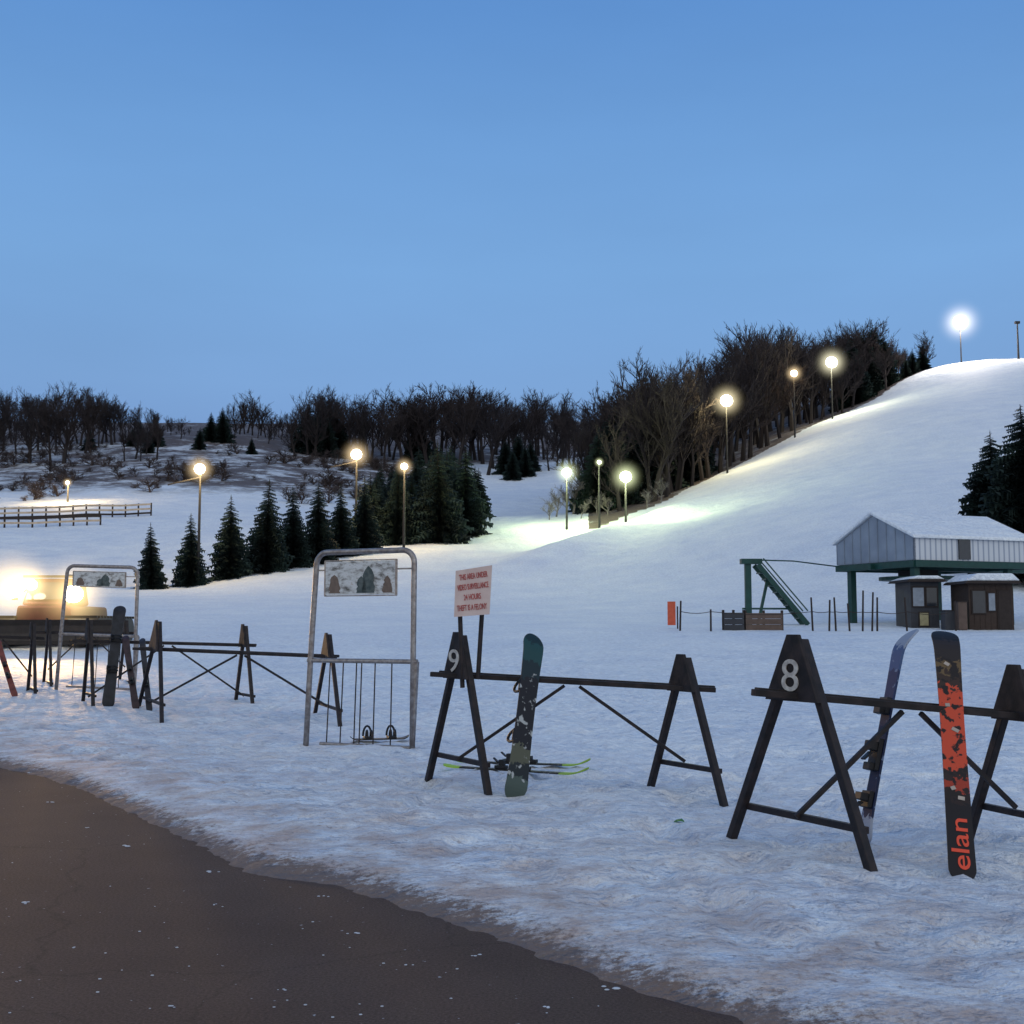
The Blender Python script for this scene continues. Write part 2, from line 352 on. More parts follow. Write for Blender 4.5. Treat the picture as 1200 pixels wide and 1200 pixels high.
scr=sstep(yf,152,178)*(1-sstep(PX,520,570))*.66+ sstep(yf,235,262)*.85*(1-sstep(PX,1000,1090))
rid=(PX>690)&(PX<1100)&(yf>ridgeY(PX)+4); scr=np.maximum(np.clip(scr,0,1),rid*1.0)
for nm,arr in(('dirt',dirt),('slush',slush),('scrub',scr)):
    a=me.attributes.new(nm,'FLOAT','POINT'); a.data.foreach_set('value',arr.astype(np.float32))
me.materials.append(M['snow']); ob=bpy.data.objects.new('snow_ground',me); C.objects.link(ob); tag(ob,'snow covered ground rising to the ski slopes','ground',kind='structure')
# road
rm=MB(); xs=np.concatenate([np.linspace(-60,-17,6),np.linspace(-16,9,60),np.linspace(12,40,5)])
for i in range(len(xs)-1):
    a,b=xs[i],xs[i+1]; ya=float(np.interp(a,EX,EY))+.7; yb=float(np.interp(b,EX,EY))+.7
    rm.add([(a,-14,0),(b,-14,0),(b,yb,0),(a,ya,0)],[(0,1,2,3)])
tag(rm.build('road',M['asphalt']),'dark wet asphalt parking lot edge','road',kind='structure')
# ice chips
ch=MB()
for px,py,sz in [(155,991,.03),(33,1058,.02),(720,1158,.022),(415,1093,.016),(100,970,.016),(60,940,.018),(330,1160,.01),(250,1060,.009),(560,1120,.013),(480,1130,.01),(200,1180,.01),(90,1110,.01),(640,1180,.01),(20,1150,.008),(45,905,.04),(250,1022,.02),(380,1050,.018)]:
    p=G(px,py)
    for k in range(3): ch.ball(p+Vector((random.uniform(-2.2,2.2)*sz,random.uniform(-1.5,1.5)*sz,.001)),sz*random.uniform(.4,.9),6,4,(1,.8,.25))
for k in range(70):
    p=G(random.uniform(0,800),random.uniform(920,1195))
    if sdist(p.x,p.y)<-.3: ch.ball(p+Vector((0,0,.001)),random.uniform(.003,.009),5,3,(1,.8,.3))
tag(ch.build('ice_chips',M['chip']),'small white ice chips scattered over the dark asphalt','ice',kind='stuff')
# ---------------- racks
def rack(label,n1,a1,n2,a2,zr1,zr2,number=None,ext=(.35,.2),mids=()):
    root=thing('ski_rack',((n1[0]+n1[1])/2)*1.0,label,'ski rack','A-frame ski racks along the snow bank')
    ax=[]
    for k,((fl,fr),ap,zr) in enumerate(((n1,a1,zr1),(n2,a2,zr2))+tuple(mids)):
        d=(fr-fl); dh=Vector((d.x,d.y,0)).normalized(); nrm=Vector((d.y,-d.x,0)).normalized()
        if nrm.y>0: nrm=-nrm
        base=(fl+fr)/2; H=ap.z
        for f,sg in((fl,-1),(fr,1)):
            top=ap+dh*sg*.03-Vector((0,0,.02)); ft=Vector((f.x,f.y,-.08 if f.y<24 else f.z-.1))
            MB().bar(ft,top,.06,.06,up=dh).build('leg',M['rack'],root,bevel=.006)
        def on(f,z): t=(z-0)/(ap.z); return Vector((f.x+(ap.x-f.x)*t,f.y+(ap.y-f.y)*t,z))
        zc=.2*H; MB().bar(on(fl,zc)-nrm*.04,on(fr,zc)-nrm*.04,.045,.045).build('crossbar',M['rack'],root,bevel=.005)
        bl=on(fl,zr-.03)-dh*.05; br=on(fr,zr-.03)+dh*.05
        o=nrm*.034
        bd=MB().poly([bl+o,br+o,ap+dh*.055+o+Vector((0,0,.02)),ap-dh*.055+o+Vector((0,0,.02))],nrm*.035).build('end_board',M['railwood'],root,bevel=.005)
        if k==0 and number:
            mb_=(bl+br)/2; h=(ap-mb_).length; fr_=frame(mb_+(ap-mb_)*.37,dh,ap-mb_); zz=fr_.to_3x3()@Vector((0,0,1))
            sgn=1 if zz.dot(nrm)>0 else -1
            fr_.translation=fr_.translation+zz*sgn*.0755
            place_text(number,h*.72,fr_,M['number'],bd,'number',bold=.0,ext=.003,fit=.17 if number=='8' else .22)
        ax.append((Vector((base.x+(ap.x-base.x)*zr/H,base.y+(ap.y-base.y)*zr/H,zr)),base))
    p,q=ax[0][0],ax[1][0]; d=(q-p).normalized()
    for off,z in((.045,0),(-.05,.012)):
        sd=Vector((d.y,-d.x,0)).normalized()*off
        MB().bar(p-d*(ext[0]-(.07 if off<0 else 0))+sd+Vector((0,0,z)),q+d*ext[1]+sd+Vector((0,0,z)),.085,.045).build('rail',M['railwood'],root,bevel=.006)
    m=(p+q)/2-Vector((0,0,.04))
    for (r_,b_),sg in((ax[0],-1),(ax[1],1)):
        lo=b_+(r_-b_)*.22; lo.z=.3 if b_.z<.2 else b_.z+.3
        MB().bar(m+d*sg*.07,lo,.03,.03).build('brace',M['rack'],root)
    return p,q,root
def feet(a,b,z=0): return (G(*a,z),G(*b,z))
def apx(f,px,py):
    Ym=(f[0].y+f[1].y)/2; return At(px,py,Ym)
f8=feet((850,990),(1030,1037)); f8b=(At(1130,975,9.3),At(1262,1015,8.2)); f8b=(Vector((f8b[0].x,9.3,0)),Vector((f8b[1].x,8.25,0)))
P8,Q8,_=rack('nearest dark A-frame ski rack with a white number 8 on its end board',f8,apx(f8,937,747),f8b,apx(f8b,1195,782),1.09,.93,'8')
f9=feet((499,918),(575,938)); f9b=feet((760,922),(850,940))
P9,Q9,_=rack('dark A-frame ski rack with a white number 9 beside the red lettered sign',f9,apx(f9,541,743),f9b,apx(f9b,803,769),1.09,.98,'9',ext=(.28,.28))
f10=feet((159,838),(190,853)); f10b=feet((367,843),(400,857))
P10,Q10,_=rack('long dark ski rack whose right end passes behind the tall metal gate',f10,apx(f10,187,728),f10b,apx(f10b,386,743),1.18,1.08,None,ext=(.4,.15))
def fz(px,Y,w=.62,zoff=0):
    x=(px-600)/F*Y; l=Vector((x-w*.5,Y+.6,0)); r=Vector((x+w*.5,Y-.6,0)); return (l,r)
def far_rack(label,pxa,Ya,pxb,Yb,H1=1.45,H2=1.3):
    a=fz(pxa,Ya); b=fz(pxb,Yb); za=tz((a[0].x+a[1].x)/2,Ya); zb=tz((b[0].x+b[1].x)/2,Yb)
    for v in a: v.z=za
    for v in b: v.z=zb
    A1=Vector(((a[0].x+a[1].x)/2,Ya,za+H1)); B1=Vector(((b[0].x+b[1].x)/2,Yb,zb+H2))
    return rack(label,a,A1,b,B1,za+1.1,zb+1.05)
R11=far_rack('dark ski rack in the second row with a dark snowboard leaning on it',108,22.5,289,22.8,1.5,1.42)
R12=far_rack('leftmost dark ski rack below the parked snow groomer',-40,24.0,42,24.6,1.4,1.35)
R13=far_rack('dark ski rack behind the farther metal gate',60,27.2,150,27.8,1.4,1.35)
# ---------------- sign on posts at rack 9
Ys=11.75
sr=thing('warning_sign',At(550,800,Ys),'pale board with red lettering raised on two dark posts above rack 9','sign')
for px0,px1,yb in((542,539,806),(560,565,796)):
    MB().tube(At(px0,yb,Ys),At(px1,716,Ys),.022).build('post',M['rack'],sr)
c1,c2,c3,c4=[At(x,y,Ys-.03) for x,y in((532,723),(574,720),(577,663),(534,669))]
c2.y-=.12;c3.y-=.12
bd=MB().poly([c1,c2,c3,c4],(0,.02,0)).build('board',M['cream'],sr)
hgt=(c4-c1)
for k,(tx_,ft) in enumerate((('THIS AREA UNDER',.285),('VIDEO SURVEILLANCE',.315),('24 HOURS',.17),('THEFT IS A FELONY',.30))):
    v_=.83-k*.22
    cc=(c1+c2)/2*(1-v_)+(c3+c4)/2*v_
    fr=frame(cc,(c2-c1)*(1-v_)+(c3-c4)*v_,hgt); zz=fr.to_3x3()@Vector((0,0,1)); fr.translation=cc+zz*(.004 if zz.y<0 else -.004)
    place_text(tx_,.078,fr,M['red'],bd,fit=ft,bold=.0)
# ---------------- gates
def panelmat():
    m,nt,b=newmat('photo_panel'); N=nt.nodes; L=nt.links
    tc=N.new('ShaderNodeTexCoord'); mp=N.new('ShaderNodeMapping'); mp.inputs['Scale'].default_value=(5,1,9); L.new(tc.outputs['Object'],mp.inputs[0])
    n=N.new('ShaderNodeTexNoise'); n.inputs['Scale'].default_value=1.5; n.inputs['Detail'].default_value=7; n.inputs['Roughness'].default_value=.7; L.new(mp.outputs[0],n.inputs['Vector'])
    r=N.new('ShaderNodeValToRGB'); e=r.color_ramp.elements; e[0].position=.34; e[0].color=(.07,.07,.065,1); e[1].position=.43; e[1].color=(.28,.28,.28,1)
    for p,c in((.50,(.46,.48,.49)),(.60,(.55,.57,.60)),(.68,(.30,.24,.19))):
        q=e.new(p); q.color=(*c,1)
    L.new(n.outputs['Fac'],r.inputs['Fac']); L.new(r.outputs['Color'],b.inputs['Base Color']); b.inputs['Roughness'].default_value=.45; return m
M['panel']=panelmat(); M['print']=mat('printed_dark',(.035,.055,.06),.5,scale=20,col2=(.09,.11,.11)); M['printb']=mat('printed_brown',(.16,.12,.10),.5,scale=20)
def gate(label,FL,FR,H,bars,leanx=.12,zpf=.865,hhf=.085):
    root=thing('metal_gate',(FL+FR)/2,label,'gate','tall galvanised ski check gates')
    up=Vector((0,0,1)); d=(FR-FL); w=d.length; d.normalize(); TL=FL+up*H+d*leanx; TR=FR+up*H+d*.01
    R=.16; pts=[FL-up*.1,FL+(TL-FL)*.3,FL+(TL-FL)*.6,TL-up*R]
    for k in range(1,6):
        a=math.pi/2*k/6; pts.append(TL+d*(R-R*math.cos(a))-up*(R-R*math.sin(a)))
    pts+= [TL+d*R,(TL+TR)/2,TR-d*R]
    for k in range(1,6):
        a=math.pi/2*k/6; pts.append(TR-d*(R-R*math.sin(a))-up*(R-R*math.cos(a)))
    pts+=[TR-up*R,FR+(TR-FR)*.5,FR-up*.1]
    MB().path(pts,.037,12).build('arch_tube',M['galv'],root,smooth=True)
    zt=H*.445
    def on(F_,T_,z): return F_+(T_-F_)*(z/H)
    l,r=on(FL,TL,zt),on(FR,TR,zt)
    MB().tube(l-d*.04,r+d*.06,.03).build('top_rail',M['galv'],root); 
    l2,r2=on(FL,TL,.06),on(FR,TR,.06)
    MB().tube(l2+d*.22,r2-d*.03,.022).build('bottom_rail',M['galv'],root)
    MB().bar(r+d*.05-up*.0,r2+d*.0,.05,.05).build('gate_stile',M['galv'],root)
    for t in bars:
        MB().tube(l2+(r2-l2)*t,l+(r-l)*t,.009,n=6).build('bar',M['rack'],root)
    zp=H*zpf; pc=(on(FL,TL,zp)+on(FR,TR,zp))/2-d*.05
    hw=w*.33; hh=H*hhf; nn=Vector((d.y,-d.x,0))
    if nn.y>0: nn=-nn
    pan=MB().box(pc,(hw*2,.02,hh*2),Matrix((d,-nn,up)).transposed()).build('photo_panel',M['panel'],root)
    R_=random.Random(3)
    for u,wd,ht,mm in((.24,.20,.80,'print'),(.04,.14,.50,'print'),(-.74,.17,.55,'printb'),(.78,.13,.5,'printb')):
        b0=pc+nn*.0125+d*hw*u-up*hh*.9; ptr=[];ptl=[]
        for k in range(9):
            t=k/8; ww=hw*wd*(1-t**1.8)**.5*R_.uniform(.75,1.1)+.004; ptr.append(b0+d*ww+up*hh*2*ht*t); ptl.append(b0-d*ww*R_.uniform(.8,1.1)+up*hh*2*ht*t)
        MB().poly(ptr+ptl[::-1],nn*.001).build('printed_shape',M[mm],pan)
    fm=MB()
    for s_ in(-1,1):
        fm.bar(pc+d*s_*hw*1.02-up*hh*1.05,pc+d*s_*hw*1.02+up*hh*1.05,.02,.03); fm.bar(pc-d*hw*1.03+up*s_*hh*1.06,pc+d*hw*1.03+up*s_*hh*1.06,.03,.015)
    fm.build('frame',M['galv'],pan)
    MB().bar(pc-d*hw+up*(hh*.5),on(FL,TL,zp+hh*.5),.02,.02).build('bracket',M['galv'],root)
    MB().bar(pc+d*hw+up*(hh*.5),on(FR,TR,zp+hh*.5),.02,.02).build('bracket',M['galv'],root)
    return root
GL,GR=G(358,876),G(483,882)
gate('nearest tall galvanised metal gate with rounded top and winter photo panel',GL,GR,2.52,(.2,.33,.46,.51,.64,.80),.13)
gL=Vector(((64-600)/F*25,25.3,.2)); gR=Vector(((161-600)/F*25,25.0,.2)); gL.z=tz(gL.x,gL.y); gR.z=tz(gR.x,gR.y)
gate('farther metal gate with rounded top standing before the snow groomer',gL,gR,2.5,(.2,.35,.5,.65,.8),.16,.895,.058)
# ---------------- skis and boards
def board_parts(root,m,L,wtip,wmid,wtail,th,tip,tail,name='deck',n=44,roundl=.12,curl=-1,edge=None):
    vs=[];fs=[]
    def width(t):
        w=wmid+(wtip-wmid)*max(0,(t-.5)/.42)**2 if t>.5 else wmid+(wtail-wmid)*max(0,(.5-t)/.42)**2
        rl=roundl/L
        if t>1-rl: u=(t-(1-rl))/rl; w=min(w,wtip*math.sqrt(max(0,1-u*u))+.002)
        if t<rl*.8: u=1-t/(rl*.8); w*=math.sqrt(max(0,1-u*u))*.98+.02
        return w/2
    for i in range(n+1):
        t=i/n
        t=.5-.5*math.cos(math.pi*t); w=width(t)
        y=0
        if t>.86: y+=curl*tip*((t-.86)/.14)**2
        if t<.1: y+=curl*tail*((.1-t)/.1)**2
        for dy in(0,-th):
            for sx in(-1,1): vs.append((sx*w,y+dy,t*L))
    for i in range(n):
        a=i*4;b=a+4
        fs+=[(a,a+1,b+1,b),(a+3,a+2,b+2,b+3),(a+2,a,b,b+2),(a+1,a+3,b+3,b+1)]
    fs+=[(1,0,2,3),(n*4,n*4+1,n*4+3,n*4+2)]
    me=bpy.data.meshes.new(name); me.from_pydata(vs,[],fs); me.validate(); me.materials.append(m)
    o=bpy.data.objects.new(name,me); C.objects.link(o); o.parent=root; return o
def local(root,mb,name,m,parent=None,bevel=0):
    me=mb.mesh(name); me.materials.append(m); o=bpy.data.objects.new(name,me); C.objects.link(o); o.parent=parent or root
    if bevel:
        b=o.modifiers.new('bevel','BEVEL'); b.width=bevel; b.segments=2
    return o
def board_root(name,pb,pt,face,label,cat,group=None):
    z=(pt-pb).normalized(); y=Vector(face); y=(y-z*y.dot(z)).normalized(); x=y.cross(z)
    R=Matrix((x,y,z)).transposed(); r=thing(name,pb,label,cat,group); r.rotation_mode='QUATERNION'; r.rotation_quaternion=R.to_quaternion(); return r,(pt-pb).length
def ski_binding(root,z0,side=-1,y0=-.012,w=.06,scale=1):
    t=MB(); s_=side
    t.box((0,y0+s_*.02,z0+.13*scale),(w,.035,.11*scale)); t.box((0,y0+s_*.05,z0+.10*scale),(w*.8,.05,.06*scale))
    tp=local(root,t,'toe_piece',M['black'],bevel=.006)
    h=MB(); h.box((0,y0+s_*.02,z0-.15*scale),(w,.035,.13*scale)); h.box((0,y0+s_*.06,z0-.14*scale),(w*.8,.07,.06*scale)); h.bar((0,y0+s_*.06,z0-.18*scale),(0,y0+s_*.11,z0-.24*scale),w*.5,.015)
    local(root,h,'heel_piece',M['black'],bevel=.006)
def board_binding(root,z0,side=-1,y0=-.012,w=.2):
    b=MB(); s_=side; b.box((0,y0+s_*.015,z0),(w*.95,.025,.11)); bp=local(root,b,'binding',M['black'],bevel=.006)
    h=MB(); pts=[]
    for k in range(9):
        a=math.pi*k/8; pts.append((w*.35+.0*math.cos(a),y0+s_*(.03+.13*math.sin(a)),z0+.055*math.cos(a)))
    h.path(pts,.014,6)
    for zz in(-.02,.05):
        q=[(w*.38*math.cos(math.pi*k/8)-.02,y0+s_*(.02+.09*math.sin(math.pi*k/8)),z0+zz*.8) for k in range(9)]
        h.path(q,.013,6)
    local(root,h,'strap',M['black'],bp)
# elan ski
pb=At(1129,1032,7.8); pt=At(1108,728,8.95)
r,Ls=board_root('ski',pb,pt,(-.15,-1,.2),'black and orange ski with large red lettering leaning on rack 8','ski')
gm=graphic('ski_graphic_orange',[(0,(.014,.012,.014)),(.27,(.025,.016,.016)),(.31,(.30,.04,.022)),(.35,(.03,.018,.016)),(.39,(.50,.065,.03)),(.71,(.04,.025,.02)),(.77,(.12,.08,.04)),(.83,(.025,.02,.02)),(.93,(.012,.012,.014))],11,Ls,(.018,.014,.014),.53,.57,(.28,.85))
board_parts(r,gm,Ls,.185,.155,.165,.014,.12,.0,'deck',roundl=.1)
ski_binding(r,Ls*.45,w=.08)
def ski_text(r,txt,size,z0,m,w=0,yy=.003,bold=.0,fit=None):
    me=textmesh(txt,size,.001,bold=bold)
    if fit:
        xs=[v.co.x for v in me.vertices]; k=fit/(max(xs)-min(xs)); me.transform(Matrix.Diagonal((k,1,1,1)))
    me.transform(frame((w,yy,z0),(0,0,1),(1,0,0))); me.materials.append(m)
    o=bpy.data.objects.new('lettering',me); C.objects.link(o); o.parent=r
M['orangered']=mat('orange_red_ink',(.70,.075,.035),.5,var=.05)
ski_text(r,'elan',.155,.25,M['orangered'],bold=.006,fit=.35)
pale=mat('pale_ink',(.42,.36,.31),.5)
for zz,ww in((.50,.07),(.56,.05),(.95,.08),(1.12,.05),(1.42,.06)):
    b2=MB().box((random.uniform(-.03,.03),.003,zz*Ls/1.75),(ww*.6,.003,.026),Matrix.Rotation(random.uniform(-.7,.7),3,'Y')); local(r,b2,'logo_mark',pale)
# snowboard at rack 9
pb=At(604,936,11.2); pt=At(628,740,11.9)
r,Ls=board_root('snowboard',pb,pt,(.45,-1,.1),'near black green snowboard with small white marks leaning on rack 9','snowboard')
gm=graphic('snowboard_graphic',[(0,(.06,.085,.075)),(.12,(.014,.02,.024)),(.2,(.08,.085,.06)),(.30,(.012,.013,.018)),(.70,(.012,.026,.034)),(.8,(.014,.055,.06)),(.93,(.010,.028,.034))],9,Ls,(.34,.36,.36),.58,.62,(.10,.74))
board_parts(r,gm,Ls,.215,.18,.215,.012,.07,.07,'deck',roundl=.15); board_binding(r,Ls*.36); board_binding(r,Ls*.66)
# blue ski behind rack 8
pb=At(1010,985,8.75); pt=At(1057,732,8.95)
r,Ls=board_root('ski',pb,pt,(-.965,-.26,.1),'narrow blue ski with black bindings seen nearly edge on beside rack 8','ski')
gm=graphic('ski_graphic_blue',[(0,(.30,.33,.40)),(.10,(.014,.022,.06)),(.60,(.02,.035,.10)),(.78,(.05,.09,.20)),(.90,(.24,.28,.36))],10,Ls,(.14,.19,.30),.60,.63,(.1,.9))
board_parts(r,gm,Ls,.14,.11,.13,.018,.12,.04,'deck',roundl=.12)
ski_binding(r,Ls*.52,1,.0,w=.11,scale=1.1); ski_binding(r,Ls*.27,1,.0,w=.11,scale=.9)
def lying(pa,pb_,lab,Lm=None):
    za=tz(pa.x,pa.y)+.055; zb=tz(pb_.x,pb_.y)+.055; pa=Vector((pa.x,pa.y,za)); pb_=Vector((pb_.x,pb_.y,zb))
    r,Ls=board_root('ski',pa,pb_,(0,0,1),lab,'ski')
    gm=graphic('ski_graphic_lime',[(0,(.30,.50,.05)),(.12,(.02,.02,.02)),(.2,(.02,.02,.02)),(.82,(.28,.46,.06)),(.97,(.25,.4,.05))],14,Ls,(.3,.3,.3),.6,.65,(.2,.8))
    board_parts(r,gm,Ls,.12,.085,.11,.015,-.07,-.02,'deck',roundl=.12,curl=-1); ski_binding(r,Ls*.5,1,0,w=.07,scale=1)
lying(G(520,907),G(690,918),'front lime tipped ski lying flat on snow behind rack 9')
lying(G(534,900),G(692,909),'rear lime tipped ski lying flat on snow behind rack 9')
r,Ls=board_root('snowboard',Vector((G(420,868).x,16.3,.10)),Vector((G(420,868).x+.75,16.5,.10)),(0,0,1),'small dark board with bindings lying at the foot of the nearest gate','snowboard')
board_parts(r,mat('dark_board',(.02,.02,.025),.5),Ls,.2,.17,.2,.012,-.04,-.04,'deck'); board_binding(r,Ls*.3,1,0); board_binding(r,Ls*.7,1,0)
for pbx,ptx,Yb,Yt,w,lab,col in(((127,798),(141,708),21.9,22.6,.22,'dark snowboard leaning on the second row rack beside the farther gate',(.02,.022,.03)),
        ((160,815),(146,742),21.6,22.4,.13,'dark ski leaning on the second row rack right of the dark snowboard',(.05,.03,.035)),
        ((18,806),(-4,748),23.4,24.1,.12,'reddish ski leaning on the leftmost rack at the photo edge',(.20,.05,.04)),
        ((176,808),(166,745),21.4,22.2,.11,'thin dark ski leaning at the left end of the long rack',(.03,.03,.04))):
    a=At(*pbx,Yb); b_=At(*ptx,Yt); a.z=tz(a.x,a.y)
    nm='snowboard' if w>.2 else 'ski'
    r,Ls=board_root(nm,a,b_,(.2,-1,.1),lab,nm); board_parts(r,mat('far_board',col,.5,scale=8,col2=tuple(c*.4 for c in col)),Ls,w,w*.82,w*.95,.014,.08,.05,'deck')
    if w>.2: board_binding(r,Ls*.35,1,0); board_binding(r,Ls*.65,1,0)
    else: ski_binding(r,Ls*.45,1,0)
lp=G(796,963,.05); lp.z=tz(lp.x,lp.y)+.003
lt=MB().poly([lp+Vector(v)*.8 for v in((-.05,0,0),(-.02,-.03,.01),(.01,-.012,.012),(.05,.0,0),(.03,.03,.02),(-.02,.03,.012))],(0,.0,.008))
tag(lt.build('litter',M['litter'],org=lp),'small green scrap lying on the snow between racks 8 and 9','litter')
# ---------------- tree meshes
def prism(v,f,p,q,r,r2,n=3):
    z=(q-p); 
    if z.length<1e-6:return
    z.normalize(); x=z.orthogonal().normalized(); y=z.cross(x); o=len(v)
    for c,rr in((p,r),(q,r2)):
        for i in range(n):
            a=2*math.pi*i/n; v.append(tuple(c+(x*math.cos(a)+y*math.sin(a))*rr))
    for i in range(n): f.append((o+i,o+(i+1)%n,o+n+(i+1)%n,o+n+i))
def bare_tree(seed,spread=1.0,thick=1.0,nbs=(12,5,5,4),low=.3):
    R=random.Random(seed); tv,tf,cv,cf=[],[],[],[]
    def grow(p,d,L,r,lev):
        segs=3 if lev<2 else 2; pts=[p]
        for i in range(segs):
            d=(d+Vector((R.uniform(-.16,.16),R.uniform(-.16,.16),R.uniform(0,.12)))).normalized(); pts.append(pts[-1]+d*L/segs)
        V,Fc=(tv,tf) if lev==0 else (cv,cf)
        for i in range(segs):
            ra=r*(1-.75*i/segs); rb=r*(1-.75*(i+1)/segs); prism(V,Fc,pts[i],pts[i+1],ra,rb,5 if lev==0 else 3)
        if lev>=4: return
        nb=nbs[lev]
        for k in range(nb):
            t=R.uniform(low if lev==0 else .2,1); i=min(int(t*segs),segs-1); q=pts[i]+(pts[i+1]-pts[i])*(t*segs-i)
            ax=R.uniform(0,2*math.pi); out=Vector((math.cos(ax),math.sin(ax),0)); 
            ang=R.uniform(.40,.85)*spread if lev==0 else R.uniform(.35,.85)
            nd=(d*math.cos(ang)+ (out-d*out.dot(d)).normalized()*math.sin(ang)+Vector((0,0,.14))).normalized()
            LL=L*([.60,.52,.52,.5][lev])*R.uniform(.6,1.1)*(1.25-.5*t if lev==0 else 1)
            grow(q,nd,LL,max(r*(.42 if lev==0 else .5),.0012*thick),lev+1)
    grow(Vector((0,0,0)),Vector((0,0,1)),.72,.016*thick,0)
    mx=max(v[2] for v in cv)
    s_=1/mx; tv=[(a*s_,b*s_,c*s_) for a,b,c in tv]; cv=[(a*s_,b*s_,c*s_) for a,b,c in cv]
    return tv,tf,cv,cf
def spruce(seed,R0=.2,low=.05,dens=1.0):
    R=random.Random(seed); tv,tf,cv,cf=[],[],[],[]
    prism(tv,tf,Vector((0,0,-.02)),Vector((0,0,.97)),.016,.002,6)
    nw=int(38*dens)
    for k in range(nw):
        t=k/(nw-1); z=low+(1-low)*t**.9*.97; rad=R0*(1-t)**.8*R.uniform(.78,1.12)+.008
        nb=max(4,int(13*(1-t)*dens+4)); a0=R.uniform(0,6.28)
        for j in range(nb):
            a=a0+2*math.pi*j/nb+R.uniform(-.2,.2); rr=rad*R.uniform(.6,1.15); o=Vector((math.cos(a),math.sin(a),0)); sd=Vector((-o.y,o.x,0))
            zz=z+R.uniform(-.012,.012); m=7
            for i in range(m):
                u=(i+.3)/m; c=o*rr*u+Vector((0,0,zz-rr*.42*u**1.3+rr*.10*u*u)); w=rr*.36*(1-u*.7)
                for s_ in(-1,1):
                    tip=c+sd*s_*w+o*w*.7+Vector((0,0,-w*R.uniform(.2,1.1))); b=len(cv)
                    cv.extend([tuple(c-o*rr*.08),tuple(c+o*rr*.11),tuple(tip)]); cf.append((b,b+1,b+2))
                b=len(cv); cv.extend([tuple(c-o*rr*.07),tuple(c+o*rr*.07),tuple(c+o*rr*.02+Vector((0,0,-rr*R.uniform(.18,.38))))]); cf.append((b,b+1,b+2))
            b=len(cv); e=o*rr*1.08+Vector((0,0,zz-rr*.36)); cv.extend([tuple(o*rr*.8+sd*rr*.06+Vector((0,0,zz-rr*.3))),tuple(o*rr*.8-sd*rr*.06+Vector((0,0,zz-rr*.3))),tuple(e)]); cf.append((b,b+1,b+2))
    cv+= [(.006,0,.94),(-.006,0,.94),(0,0,1.0)]; b=len(cv); cf.append((b-3,b-2,b-1))
    return tv,tf,cv,cf
def mk(name,v,f,m):
    me=bpy.data.meshes.new(name); me.from_pydata(v,[],f); me.materials.append(m); me.update(); return me
def variants(gen,seeds,kw,mt,mc):
    out=[]
    for s_ in seeds:
        tv,tf,cv,cf=gen(s_,**kw); t=mk('trunk',tv,tf,mt); c=mk('crown',cv,cf,mc)
        o=len(tv); j=mk('tree',tv+cv,tf+[tuple(i+o for i in q) for q in cf],mt); j.materials.append(mc)
        j.polygons.foreach_set('material_index',[0]*len(tf)+[1]*len(cf)); out.append((t,c,j))
    return out
BT=variants(bare_tree,range(1,9),dict(spread=1,thick=1.6,nbs=(14,6,5,4),low=.22),M['bark'],M['twig'])
SH=variants(bare_tree,(51,52,53),dict(spread=1.5,thick=2.6,nbs=(20,6,5,3),low=.01),M['shrubtwig'],M['shrubtwig'])
FT=variants(bare_tree,(21,22),dict(spread=1.1,thick=1.5),M['frosttwig'],M['frosttwig'])
SP=variants(spruce,(31,32,33,34),dict(R0=.22,dens=1.15),M['bark'],M['needle'])
SPW=variants(spruce,(41,42,43),dict(R0=.27,dens=1.05),M['bark'],M['needle'])
SPN=variants(spruce,(61,62),dict(R0=.28,dens=1.6),M['bark'],M['needle'])
def tree(name,V,px,Y,toppy=None,h=None,label='',group=None,parts=True,wide=1.0,cat='tree'):
    x=(px-600)/F*Y*1.0; z=tz(x,Y)-.15
    if h is None: h=At(px,toppy,Y).z-z
    t,c,j=random.choice(V); a=random.uniform(0,6.28)
    if parts:
        r=thing(name,(x,Y,z),label,cat,group)
        for nm,me_ in(('trunk',t),('crown',c)):
            o=bpy.data.objects.new(nm,me_); C.objects.link(o); o.parent=r
    else:
        r=bpy.data.objects.new(name,j); C.objects.link(r); r.location=(x,Y,z); tag(r,label,cat,group)
    r.rotation_euler=(random.uniform(-.03,.03),random.uniform(-.03,.03),a); r.scale=(h*wide,h*wide,h)
    return r
row=[(178,611,690),(224,600,686),(270,579,677),(311,560,670),(343,568,664),(372,560,660),(400,566,652),(426,556,648)]
ords=['first and smallest','second','third','fourth','fifth','sixth','seventh','eighth']
for (px,tp,bp_),o in zip(row,ords):
    for k in range(400):
        Yb=70+k*.2; x=(px-600)/F*Yb
        if tz(x,Yb)>=At(px,bp_,Yb).z: break
    tree('spruce_tree',SP,px,Yb,toppy=tp,label=o+' dark spruce from the left in the row on the lower slope',group='spruces in the row on the lower slope',wide=random.uniform(1.1,1.3))
for i in range(34):
    px=random.uniform(432,562); Yb=random.uniform(116,150)
    tree('spruce_tree',SPW,px,Yb,toppy=np.interp(px,[438,470,500,520,545,562],[545,530,515,512,520,550])+random.uniform(0,28)**1.0,label='dark spruce in the dense clump left of the valley run',group='spruces in the dense clump left of the valley',wide=1.15)
for px,tp,Yb in [(592,512,230),(608,505,235),(622,515,232),(600,525,222),(616,520,225),(358,470,242),(375,462,248),(392,472,245),(243,482,245),(258,476,245),(160,490,240),(178,488,235),(292,512,230),(345,500,242),(368,480,240),(382,488,238),(150,500,235),(490,480,240),(170,505,225),(100,500,230),(230,500,232)]:
    tree('conifer_tree',SPW,px,Yb,toppy=tp,label='dark conifer standing out among the bare trees of the far hillside',group='conifers on the far hillside',parts=False,wide=1.3)
